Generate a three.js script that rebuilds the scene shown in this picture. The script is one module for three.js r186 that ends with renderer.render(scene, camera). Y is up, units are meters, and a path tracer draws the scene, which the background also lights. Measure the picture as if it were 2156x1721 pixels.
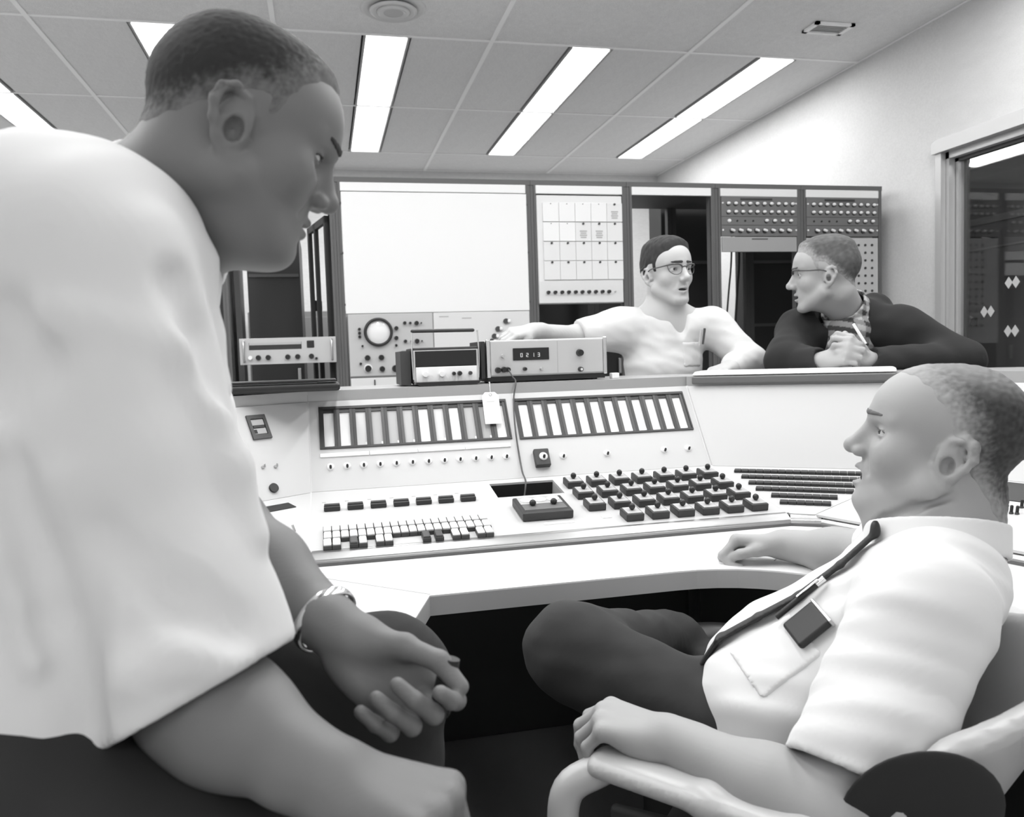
import * as THREE from 'three';
import { RoundedBoxGeometry } from 'three/addons/geometries/RoundedBoxGeometry.js';
import { mergeGeometries, mergeVertices, toCreasedNormals } from 'three/addons/utils/BufferGeometryUtils.js';
import { RectAreaLightUniformsLib } from 'three/addons/lights/RectAreaLightUniformsLib.js';
import { ImprovedNoise } from 'three/addons/math/ImprovedNoise.js';

// ---------------------------------------------------------------- camera, light, exposure
const scene = new THREE.Scene();
const camera = new THREE.PerspectiveCamera(53.6, 2156 / 1721, 0.05, 60);
camera.position.set(0, 1.18, 0);
camera.rotation.order = 'YXZ';
camera.rotation.set(-0.063844, -0.226208, -0.032189);
camera.focus = 1.7; camera.userData.fStop = 7;
const renderer = new THREE.WebGLRenderer({ antialias: true });
renderer.toneMapping = THREE.LinearToneMapping;
renderer.toneMappingExposure = 1.0;
renderer.shadowMap.enabled = true;
RectAreaLightUniformsLib.init();
const LAMP = 16, LAMP_GLOW = 3.0;          // nits of a ceiling troffer's light, and what the eye sees of its lens
scene.background = new THREE.Color(0x000000);

// ---------------------------------------------------------------- helpers
const V = (x, y, z) => new THREE.Vector3(x, y, z);
const noiseGen = new ImprovedNoise();
function rng(seed) { let s = seed >>> 0; return () => { s = (s + 0x6D2B79F5) >>> 0; let t = s; t = Math.imul(t ^ (t >>> 15), t | 1); t ^= t + Math.imul(t ^ (t >>> 7), t | 61); return ((t ^ (t >>> 14)) >>> 0) / 4294967296; }; }
function mat(l, rough = 0.6, metal = 0, extra = {}) {
  const m = new THREE.MeshPhysicalMaterial({ roughness: rough, metalness: metal, side: THREE.DoubleSide, ...extra });
  m.color.setRGB(l, l, l);
  return m;
}
function grainTexture(n, seed, lo, hi, fine = 1, coarse = 0) {         // tileable speckle
  const r = rng(seed), d = new Uint8Array(n * n * 4), c = 16, cg = [];
  for (let i = 0; i < c * c; i++) cg.push(r());
  for (let y = 0; y < n; y++) for (let x = 0; x < n; x++) {
    const fx = x / n * c, fy = y / n * c, x0 = Math.floor(fx), y0 = Math.floor(fy), u = fx - x0, v = fy - y0;
    const g = (a, b) => cg[((b + c) % c) * c + ((a + c) % c)];
    const s = (t) => t * t * (3 - 2 * t);
    const co = (g(x0, y0) * (1 - s(u)) + g(x0 + 1, y0) * s(u)) * (1 - s(v)) + (g(x0, y0 + 1) * (1 - s(u)) + g(x0 + 1, y0 + 1) * s(u)) * s(v);
    const t = (r() * fine + co * coarse) / (fine + coarse), q = Math.round(255 * (lo + (hi - lo) * t)), i = (y * n + x) * 4;
    d[i] = d[i + 1] = d[i + 2] = q; d[i + 3] = 255;
  }
  const tx = new THREE.DataTexture(d, n, n); tx.wrapS = tx.wrapT = THREE.RepeatWrapping; tx.magFilter = THREE.LinearFilter; tx.minFilter = THREE.LinearMipmapLinearFilter; tx.generateMipmaps = true; tx.colorSpace = THREE.SRGBColorSpace; tx.needsUpdate = true;
  return tx;
}
const used = {};
function numbered(n) { if (!(n in used)) { used[n] = 0; return n; } used[n]++; return n + '_' + String(used[n]).padStart(3, '0'); }
function shade(m) { m.castShadow = true; m.receiveShadow = true; return m; }
function part(name, geo, m, parent, pos, quat) {
  const o = shade(new THREE.Mesh(geo, m)); o.name = name;
  if (pos) o.position.copy(pos); if (quat) o.quaternion.copy(quat);
  parent.add(o); return o;
}
function thing(name, label, category, pos, group) {
  const o = new THREE.Group(); o.name = numbered(name); o.userData = { label, category };
  if (group) o.userData.group = group; if (pos) o.position.copy(pos);
  scene.add(o); return o;
}
function struct(name, geo, m, pos) { const o = part(name, geo, m, scene, pos); o.userData.kind = 'structure'; return o; }
function structGroup(name) { const g = new THREE.Group(); g.name = name; g.userData.kind = 'structure'; scene.add(g); return g; }
const geoCache = {};
function box(w, h, d) { const k = ['b', w, h, d].join(); return geoCache[k] || (geoCache[k] = new THREE.BoxGeometry(w, h, d)); }
function rbox(w, h, d, r = 0.004, s = 2) { const k = ['r', w, h, d, r, s].join(); return geoCache[k] || (geoCache[k] = new RoundedBoxGeometry(w, h, d, s, r)); }
function cyl(r1, r2, h, n = 20) { const k = ['c', r1, r2, h, n].join(); return geoCache[k] || (geoCache[k] = new THREE.CylinderGeometry(r1, r2, h, n)); }
function cylZ(r1, r2, h, n = 20) { const k = ['cz', r1, r2, h, n].join(); return geoCache[k] || (geoCache[k] = new THREE.CylinderGeometry(r1, r2, h, n).rotateX(Math.PI / 2)); }
function bx(x0, x1, y0, y1, z0, z1) { const g = new THREE.BoxGeometry(x1 - x0, y1 - y0, z1 - z0); g.translate((x0 + x1) / 2, (y0 + y1) / 2, (z0 + z1) / 2); return g; }
function merge(gs) { return mergeGeometries(gs.map((g) => { const q = g.index ? g.toNonIndexed() : g.clone(); for (const k of Object.keys(q.attributes)) if (!['position', 'normal', 'uv'].includes(k)) q.deleteAttribute(k); return q; })); }
function plate(pts, t, holes = [], bevel = 0) {           // outline in local x,y; extruded from -t to 0 along z
  const s = new THREE.Shape(pts.map((p) => new THREE.Vector2(p[0], p[1])));
  for (const h of holes) s.holes.push(new THREE.Path(h.map((p) => new THREE.Vector2(p[0], p[1]))));
  const g = new THREE.ExtrudeGeometry(s, { depth: t - 2 * bevel, bevelEnabled: bevel > 0, bevelThickness: bevel, bevelSize: bevel, bevelOffset: -bevel, bevelSegments: 2, steps: 1, curveSegments: 10 });
  g.translate(0, 0, -t + bevel); return g;
}
function rect(x0, x1, y0, y1) { return [[x0, y0], [x1, y0], [x1, y1], [x0, y1]]; }
function tube(pts, r, n = 8, seg = 0, closed = false) { const c = new THREE.CatmullRomCurve3(pts.map((p) => p.isVector3 ? p : V(...p)), closed, 'centripetal'); return new THREE.TubeGeometry(c, seg || pts.length * 8, r, n, closed); }
function frame(o, ex, ey) { const ez = ex.clone().cross(ey).normalize(); const q = new THREE.Quaternion().setFromRotationMatrix(new THREE.Matrix4().makeBasis(ex, ey, ez)); return { o, ex, ey, ez, q, at: (u, v, h = 0) => o.clone().addScaledVector(ex, u).addScaledVector(ey, v).addScaledVector(ez, h) }; }
function on(F, name, geo, m, parent, u, v, h = 0) { return part(name, geo, m, parent, F.at(u, v, h), F.q); }

// ---------------------------------------------------------------- materials
const ceilGrain = grainTexture(256, 11, 0.86, 1.0, 1, 0.2); ceilGrain.repeat.set(3, 3);
const wallGrain = grainTexture(256, 12, 0.94, 1.0, 1, 0.5); wallGrain.repeat.set(2, 2);
const metalGrain = grainTexture(256, 13, 0.9, 1.0, 1, 0.4);
const clothGrain = grainTexture(128, 14, 0.93, 1.0);
const M = {
  wall: mat(0.68, 0.85, 0, { map: wallGrain }), ceil: mat(0.9, 0.95, 0, { map: ceilGrain }), tbar: mat(0.95, 0.6), floor: mat(0.34, 0.6),
  fixture: mat(0.35, 0.5), lens: mat(0.8, 0.5, 0, { emissive: new THREE.Color(1, 1, 1), emissiveIntensity: LAMP_GLOW }),
  rack: mat(0.10, 0.55), rackDark: mat(0.05, 0.6), black: mat(0.012, 0.5), blackGloss: mat(0.012, 0.25), darkCab: mat(0.012, 0.45),
  white: mat(0.8, 0.5), panel: mat(0.72, 0.5), panelGrey: mat(0.42, 0.5), instr: mat(0.5, 0.45, 0.1), instrLight: mat(0.66, 0.45),
  console: mat(0.52, 0.42), top: mat(0.74, 0.38), edge: mat(0.36, 0.5), ledge: mat(0.42, 0.35, 0.4), rail: mat(0.42, 0.28, 0.9), groove_shade: mat(0.1, 0.5),
  bezel: mat(0.026, 0.45), bezelSide: mat(0.055, 0.45), scaleW: mat(0.78, 0.5), scaleG: mat(0.5, 0.5), knob: mat(0.012, 0.35), knobWhite: mat(0.85, 0.3), seam: mat(0.1, 0.8),
  keyWhite: mat(0.86, 0.35), keyBase: mat(0.04, 0.5), keyDark: mat(0.018, 0.4), chrome: mat(0.8, 0.18, 1), steel: mat(0.55, 0.3, 0.9),
  lampWhite: mat(0.75, 0.3), greyFace: mat(0.13, 0.5), paper: mat(0.85, 0.8), crt: mat(0.78, 0.15, 0, { clearcoat: 0.6 }), leather: mat(0.012, 0.35),
  digit: mat(0.6, 0.4, 0, { emissive: new THREE.Color(1, 1, 1), emissiveIntensity: 0.35 }),
};

// ---------------------------------------------------------------- room shell
const CEIL = 2.94, XR = 3.33, XL = -4.2, ZB = -7.66, ZF = 3.2;
struct('floor', bx(XL - 0.1, XR + 3, -0.1, 0, ZB - 0.1, ZF + 0.1), M.floor);
struct('wall_back', bx(XL - 0.1, XR + 3, 0, CEIL + 0.2, ZB - 0.12, ZB), M.wall);
struct('wall_left', bx(XL - 0.12, XL, 0, CEIL + 0.2, ZB, ZF), M.wall);
struct('wall_front', bx(XL - 0.1, XR + 3, 0, CEIL + 0.2, ZF, ZF + 0.12), M.wall);
{ // right wall with the observation window opening
  const z0 = -3.83, z1 = -1.4, y0 = 0.98, y1 = 2.215;
  struct('wall_right', merge([bx(XR, XR + 0.14, 0, CEIL + 0.2, ZB, z0), bx(XR, XR + 0.14, 0, CEIL + 0.2, z1, ZF), bx(XR, XR + 0.14, 0, y0, z0, z1), bx(XR, XR + 0.14, y1, CEIL + 0.2, z0, z1)]), M.wall);
  const w = structGroup('window_1');
  const fm = mat(0.5, 0.4, 0.3), fd = mat(0.08, 0.5);
  // outer casing, then two stepped sash rails
  part('casing', bx(XR - 0.035, XR + 0.01, y1 - 0.005, y1 + 0.055, z0 - 0.045, z1 + 0.045), fm, w);
  part('casing', bx(XR - 0.02, XR + 0.01, y0, y1, z0 - 0.03, z0 + 0.012), fm, w);
  part('casing', bx(XR - 0.012, XR + 0.01, y1 + 0.062, y1 + 0.074, z0 - 0.05, z1 + 0.05), fm, w);
  part('sash', bx(XR + 0.012, XR + 0.05, y0, y1, z0, z0 + 0.035), fm, w);
  part('sash', bx(XR + 0.012, XR + 0.05, y1 - 0.04, y1, z0, z1), fm, w);
  part('sash', bx(XR + 0.055, XR + 0.09, y0, y1, z0, z0 + 0.055), fm, w);
  part('sash', bx(XR + 0.055, XR + 0.09, y1 - 0.058, y1, z0, z1), fd, w);
  part('gap_shade', bx(XR + 0.09, XR + 0.11, y0, y1, z0 + 0.04, z0 + 0.075), M.black, w);  // black strip stands in for the shadow in the gap beside the pane
  part('pane', bx(XR + 0.07, XR + 0.076, y0, y1 - 0.05, z0 + 0.05, z1), mat(1, 0.02, 0, { transmission: 1, thickness: 0, ior: 1.5 }), w);
  // diamond decals stuck on the pane
  const dm = mat(0.5, 0.6);
  for (const [z, y] of [[-3.432, 1.473], [-3.588, 1.336], [-3.435, 1.229]]) for (const s of [-1, 1]) {
    const g = new THREE.CylinderGeometry(0.030, 0.030, 0.002, 4); g.rotateZ(Math.PI / 2); g.scale(1, 1, 0.8);
    const o = part('diamond_decal', g, dm, w, V(XR + 0.068, y, z + s * 0.022)); o.userData.label = 'pale diamond decal';
  }
  // the next room behind the pane
  struct('wall_beyond', bx(XR + 2.9, XR + 3, 0, 2.65, -7.66, 3.2), M.wall);
  struct('ceiling_beyond', bx(XR + 0.14, XR + 2.9, 2.55, 2.65, -7.66, 3.2), M.wall);
  const part2 = thing('dark_partition', 'dark grey partition seen through the observation window', 'partition', V(0, 0, 0));
  part('board', bx(XR + 0.55, XR + 0.6, 0, 2.22, -5.2, -0.5), mat(0.11, 0.5), part2);
  part('top_rail', bx(XR + 0.53, XR + 0.62, 2.22, 2.25, -5.2, -0.5), mat(0.3, 0.5), part2);
  part('reflection_streak', bx(XR + 0.54, XR + 0.55, 1.88, 1.92, -5.2, -0.5), mat(0.17, 0.5), part2);  // paler strips imitate reflections in the glass, painted onto the board
  part('reflection_streak', bx(XR + 0.54, XR + 0.55, 1.73, 1.74, -5.2, -0.5), mat(0.17, 0.5), part2);
  const nl = thing('ceiling_light', 'fluorescent strip light in the next room, seen through the window', 'ceiling light', V(4.35, 2.42, -3.9));
  part('housing', bx(-0.14, 0.14, 0.0, 0.06, -1.3, 1.3), M.fixture, nl); part('diffuser', rbox(0.24, 0.02, 2.5, 0.006), M.lens, nl, V(0, -0.01, 0)); part('hanger', bx(-0.01, 0.01, 0.06, 0.13, -0.8, -0.78), M.fixture, nl); part('hanger', bx(-0.01, 0.01, 0.06, 0.13, 0.78, 0.8), M.fixture, nl);
  { const a = new THREE.RectAreaLight(0xffffff, LAMP, 0.24, 2.5); a.position.set(0, -0.024, 0); a.rotation.x = -Math.PI / 2; a.name = 'lamp'; nl.add(a); }
  const hd = part('handle', rbox(0.02, 0.06, 0.03, 0.008), M.steel, part2, V(XR + 0.53, 1.31, -4.215)); hd.rotation.x = 0.5;
  part('handle', rbox(0.02, 0.05, 0.04, 0.008), M.black, part2, V(XR + 0.53, 1.30, -4.175));
}
// ceiling: slab, acoustic tiles between T-bars, troffers
struct('ceiling', bx(XL - 0.1, XR + 0.14, CEIL + 0.06, CEIL + 0.16, ZB - 0.1, ZF + 0.1), M.ceil);
const ceilObj = scene.getObjectByName('ceiling');
const PITCH = 1.18, LW = 0.27, cols = [2.775, 1.585, 0.415, -0.765, -1.945, -3.125];
const xbars = [XR];
for (const c of cols) xbars.push(c - PITCH / 2);
xbars.push(XL);
const zbars = [ZB]; for (const z of [-7.02, -5.775, -4.53, -3.285, -2.04, -0.795, 0.45, 1.695, 2.94]) zbars.push(z); zbars.push(ZF);
const lit = new Set([1, 2, 4, 5, 8]);      // bays of the grid that hold lamps; the last is added unseen fill
{
  const tb = [];
  for (const x of xbars) tb.push(bx(x - 0.013, x + 0.013, CEIL - 0.003, CEIL + 0.002, ZB, ZF));
  for (const z of zbars) tb.push(bx(XL, XR, CEIL - 0.002, CEIL + 0.0025, z - 0.010, z + 0.010));
  const o = part('grid', merge(tb), M.tbar, ceilObj); o.userData.label = 'white metal ceiling grid bars';
  const xs = [...new Set(xbars)].sort((a, b) => a - b), tile = (x0, x1, z0, z1) => part('tile', box(+(x1 - x0 - 0.002).toFixed(4), 0.018, +(z1 - z0 - 0.002).toFixed(4)), M.ceil, ceilObj, V((x0 + x1) / 2, CEIL + 0.012, (z0 + z1) / 2));
  for (let i = 0; i + 1 < xs.length; i++) for (let j = 0; j + 1 < zbars.length; j++) {
    const x0 = xs[i], x1 = xs[i + 1], z0 = zbars[j], z1 = zbars[j + 1], c = cols.find((q) => q > x0 && q < x1);
    if (c !== undefined && lit.has(j)) { tile(x0, c - LW / 2, z0, z1); tile(c + LW / 2, x1, z0, z1); } else tile(x0, x1, z0, z1);
  }
  for (const cx of cols) for (const j of lit) {
    const z0 = zbars[j], z1 = zbars[j + 1], zc = (z0 + z1) / 2, L = z1 - z0 - 0.03, i = cols.indexOf(cx);
    const colName = ['nearest the right wall', 'second from the right wall', 'third from the right wall', 'fourth from the right wall', 'fifth from the right wall', 'by the left wall'][i];
    const rowName = { 1: 'far half of the fluorescent ceiling strip', 2: 'near half of the fluorescent ceiling strip', 4: 'fluorescent ceiling panel above the console', 5: 'fluorescent ceiling panel above the seated man', 8: 'added fluorescent ceiling panel behind the camera' }[j];
    const t = thing('ceiling_light', rowName + ', row ' + colName, 'ceiling light', V(cx, CEIL, zc), 'fluorescent ceiling panels');
    part('frame', merge([bx(-LW / 2 + 0.01, -LW / 2 + 0.022, -0.006, 0.05, -L / 2, L / 2), bx(LW / 2 - 0.022, LW / 2 - 0.01, -0.006, 0.05, -L / 2, L / 2), bx(-LW / 2 + 0.01, LW / 2 - 0.01, 0.03, 0.055, -L / 2, L / 2)]), M.fixture, t);
    part('diffuser', rbox(LW - 0.05, 0.008, L - 0.006, 0.003), M.lens, t, V(0, 0.004, 0));
    const a = new THREE.RectAreaLight(0xffffff, LAMP, LW - 0.05, L - 0.006); a.position.set(0, -0.003, 0); a.rotation.x = -Math.PI / 2; a.name = 'lamp'; t.add(a);
  }
}
{ // round air diffuser and small square vent
  const t = thing('air_diffuser', 'round stepped air diffuser in the ceiling', 'vent', V(0.42, CEIL, -4.19));
  for (const [r, y] of [[0.165, 0], [0.12, -0.014], [0.085, -0.02]]) part('ring', new THREE.LatheGeometry([[r - 0.05, y + 0.006], [r - 0.02, y - 0.01], [r, y + 0.002], [r - 0.012, y + 0.01]].map((p) => new THREE.Vector2(...p)), 40), M.instrLight, t);
  part('core', cyl(0.075, 0.06, 0.016, 36), M.instr, t, V(0, -0.014, 0));
  const v = thing('ceiling_vent', 'small rectangular vent in the ceiling near the right wall', 'vent', V(2.8, CEIL, -4.07));
  part('frame', merge([bx(-0.12, 0.12, -0.012, 0.001, -0.07, -0.05), bx(-0.12, 0.12, -0.012, 0.001, 0.05, 0.07), bx(-0.12, -0.095, -0.012, 0.001, -0.07, 0.07), bx(0.095, 0.12, -0.012, 0.001, -0.07, 0.07)]), M.tbar, v);
  for (let k = 0; k < 5; k++) part('slat', box(0.19, 0.004, 0.016), M.instr, v, V(0, -0.006, -0.04 + k * 0.02)).rotation.x = 0.5;
}

// ---------------------------------------------------------------- organic modelling: distance fields meshed by surface nets
const smin = (a, b, k) => { const h = Math.max(k - Math.abs(a - b), 0) / k; return Math.min(a, b) - h * h * k * 0.25; };
const smax = (a, b, k) => -smin(-a, -b, k);
const sph = (x, y, z, a, b, c, r) => Math.sqrt((x - a) * (x - a) + (y - b) * (y - b) + (z - c) * (z - c)) - r;
function ell(x, y, z, a, b, c, rx, ry, rz) { const px = (x - a) / rx, py = (y - b) / ry, pz = (z - c) / rz, k0 = Math.sqrt(px * px + py * py + pz * pz), k1 = Math.sqrt(px * px / (rx * rx) + py * py / (ry * ry) + pz * pz / (rz * rz)); return k1 < 1e-9 ? -Math.min(rx, ry, rz) : k0 * (k0 - 1) / k1; }
function cap(x, y, z, ax, ay, az, bx_, by, bz, ra, rb) { const dx = bx_ - ax, dy = by - ay, dz = bz - az, px = x - ax, py = y - ay, pz = z - az; let t = (px * dx + py * dy + pz * dz) / (dx * dx + dy * dy + dz * dz); t = t < 0 ? 0 : t > 1 ? 1 : t; const qx = px - dx * t, qy = py - dy * t, qz = pz - dz * t; return Math.sqrt(qx * qx + qy * qy + qz * qz) - (ra + (rb - ra) * t); }
const sstep = (a, b, t) => { t = (t - a) / (b - a); t = t < 0 ? 0 : t > 1 ? 1 : t; return t * t * (3 - 2 * t); };
const nz = (x, y, z) => noiseGen.noise(x, y, z);
// primitives as { f, c, R, k }
const PC = (a, b, ra, rb = ra, k = 0.02) => { const c = a.clone().add(b).multiplyScalar(0.5); return { f: (x, y, z) => cap(x, y, z, a.x, a.y, a.z, b.x, b.y, b.z, ra, rb), c, R: a.distanceTo(b) / 2 + Math.max(ra, rb), k }; };
const PS = (a, r, k = 0.02) => ({ f: (x, y, z) => Math.sqrt((x - a.x) ** 2 + (y - a.y) ** 2 + (z - a.z) ** 2) - r, c: a, R: r, k });
function PE(c, rx, ry, rz, ex, ey, k = 0.02) {         // turned ellipsoid; ex, ey its first two axes
  const X = ex.clone().normalize(), Z = X.clone().cross(ey).normalize(), Y = Z.clone().cross(X);
  return { f: (x, y, z) => { const px = x - c.x, py = y - c.y, pz = z - c.z; return ell(px * X.x + py * X.y + pz * X.z, px * Y.x + py * Y.y + pz * Y.z, px * Z.x + py * Z.y + pz * Z.z, 0, 0, 0, rx, ry, rz); }, c, R: Math.max(rx, ry, rz), k };
}
function PT(a, b, side, as, af, bs, bf, k = 0.03) {     // limb with an oval section: half widths along side and across
  const D = b.clone().sub(a), L = D.length(); D.normalize(); const S = side.clone().addScaledVector(D, -side.dot(D)).normalize(), F = D.clone().cross(S);
  return { f: (x, y, z) => { const px = x - a.x, py = y - a.y, pz = z - a.z; let t = px * D.x + py * D.y + pz * D.z; const u = px * S.x + py * S.y + pz * S.z, v = px * F.x + py * F.y + pz * F.z; const tt = t < 0 ? 0 : t > L ? 1 : t / L, over = t < 0 ? -t : t > L ? t - L : 0; const rs = as + (bs - as) * tt, rf = af + (bf - af) * tt, m = Math.min(rs, rf); return ell(u, v, over, 0, 0, 0, rs, rf, m); }, c: a.clone().add(b).multiplyScalar(0.5), R: L / 2 + Math.max(as, af, bs, bf), k };
}
function field(prims, post) {
  return (x, y, z) => {
    let d = 1e3;
    for (const p of prims) {
      const qx = x - p.c.x, qy = y - p.c.y, qz = z - p.c.z, l = Math.sqrt(qx * qx + qy * qy + qz * qz) - p.R;
      if (p.sub) { if (-l > -d - 1 && l < 0.02 + p.k) d = smax(d, -p.f(x, y, z), p.k); continue; }
      if (l > d + p.k) continue;
      d = smin(d, p.f(x, y, z), p.k);
    }
    return post ? post(d, x, y, z) : d;
  };
}
function surfaceNets(f, lo, hi, h, slack = 1.5) {
  const nx = Math.ceil((hi.x - lo.x) / h) + 1, ny = Math.ceil((hi.y - lo.y) / h) + 1, nzz = Math.ceil((hi.z - lo.z) / h) + 1, B = 8;
  const val = new Float32Array(nx * ny * nzz), id = (i, j, k) => (k * ny + j) * nx + i;
  for (let k0 = 0; k0 < nzz; k0 += B) for (let j0 = 0; j0 < ny; j0 += B) for (let i0 = 0; i0 < nx; i0 += B) {
    const c = f(lo.x + (i0 + B / 2) * h, lo.y + (j0 + B / 2) * h, lo.z + (k0 + B / 2) * h), skip = Math.abs(c) > B * h * 0.87 * slack + 0.004;
    for (let k = k0; k < Math.min(k0 + B, nzz); k++) for (let j = j0; j < Math.min(j0 + B, ny); j++) for (let i = i0; i < Math.min(i0 + B, nx); i++)
      val[id(i, j, k)] = skip ? c : f(lo.x + i * h, lo.y + j * h, lo.z + k * h);
  }
  const vid = new Int32Array(nx * ny * nzz).fill(-1), pos = [], idx = [];
  for (let k = 0; k < nzz - 1; k++) for (let j = 0; j < ny - 1; j++) for (let i = 0; i < nx - 1; i++) {
    let m = 0, n = 0, sx = 0, sy = 0, sz = 0; const v = [];
    for (let q = 0; q < 8; q++) { v[q] = val[id(i + (q & 1), j + ((q >> 1) & 1), k + (q >> 2))]; if (v[q] < 0) m |= 1 << q; }
    if (m === 0 || m === 255) continue;
    for (let a = 0; a < 8; a++) for (const bit of [1, 2, 4]) { if (a & bit) continue; const b = a | bit; if (((m >> a) & 1) === ((m >> b) & 1)) continue; const t = v[a] / (v[a] - v[b]); sx += (a & 1) + (bit === 1 ? t : 0); sy += ((a >> 1) & 1) + (bit === 2 ? t : 0); sz += (a >> 2) + (bit === 4 ? t : 0); n++; }
    vid[id(i, j, k)] = pos.length / 3; pos.push(lo.x + (i + sx / n) * h, lo.y + (j + sy / n) * h, lo.z + (k + sz / n) * h);
  }
  const quad = (a, b, c, d, flip) => { if (a < 0 || b < 0 || c < 0 || d < 0) return; if (flip) idx.push(a, c, b, a, d, c); else idx.push(a, b, c, a, c, d); };
  for (let k = 1; k < nzz - 1; k++) for (let j = 1; j < ny - 1; j++) for (let i = 1; i < nx - 1; i++) {
    const a = val[id(i, j, k)] < 0;
    if (a !== (val[id(i + 1, j, k)] < 0)) quad(vid[id(i, j - 1, k - 1)], vid[id(i, j, k - 1)], vid[id(i, j, k)], vid[id(i, j - 1, k)], !a);
    if (a !== (val[id(i, j + 1, k)] < 0)) quad(vid[id(i - 1, j, k - 1)], vid[id(i - 1, j, k)], vid[id(i, j, k)], vid[id(i, j, k - 1)], !a);
    if (a !== (val[id(i, j, k + 1)] < 0)) quad(vid[id(i - 1, j - 1, k)], vid[id(i, j - 1, k)], vid[id(i, j, k)], vid[id(i - 1, j, k)], !a);
  }
  const g = new THREE.BufferGeometry(); g.setAttribute('position', new THREE.Float32BufferAttribute(pos, 3)); g.setIndex(idx); g.computeVertexNormals();
  return g;
}
function around(pts, pad) { const lo = V(1e9, 1e9, 1e9), hi = V(-1e9, -1e9, -1e9); for (const p of pts) { lo.min(p); hi.max(p); } lo.addScalar(-pad); hi.addScalar(pad); return [lo, hi]; }
function finish(g, tint, uvScale = 8) {       // uv in metres-based units and optional per-vertex albedo
  const p = g.attributes.position, uv = new Float32Array(p.count * 2);
  for (let i = 0; i < p.count; i++) { uv[2 * i] = (p.getX(i) + p.getZ(i) * 0.7) * uvScale; uv[2 * i + 1] = (p.getY(i) + p.getZ(i) * 0.4) * uvScale; }
  g.setAttribute('uv', new THREE.BufferAttribute(uv, 2));
  if (tint) { const c = new Float32Array(p.count * 3); for (let i = 0; i < p.count; i++) { const t = tint(p.getX(i), p.getY(i), p.getZ(i)); c[3 * i] = c[3 * i + 1] = c[3 * i + 2] = t; } g.setAttribute('color', new THREE.BufferAttribute(c, 3)); }
  return g;
}
function blob(name, f, boxes, m, parent, tint, uvScale) {
  const gs = boxes.map(([lo, hi, h, s], n) => {
    const g = surfaceNets(f, lo, hi, h, s); if (!n) return g;
    const p = g.attributes.position, ix = g.index.array, keep = [], inside = (x, y, z) => boxes.slice(0, n).some(([a, b, hh]) => { const e = 2.2 * hh; return hh < h + 1e-9 && x > a.x + e && x < b.x - e && y > a.y + e && y < b.y - e && z > a.z + e && z < b.z - e; });
    for (let i = 0; i < ix.length; i += 3) { let all = true; for (let k = 0; k < 3 && all; k++) { const v = ix[i + k]; all = inside(p.getX(v), p.getY(v), p.getZ(v)); } if (!all) keep.push(ix[i], ix[i + 1], ix[i + 2]); }
    g.setIndex(keep); return g;
  }); let g = gs.length > 1 ? mergeGeometries(gs) : gs[0]; return part(name, finish(g, tint, uvScale), m, parent); }

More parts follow.
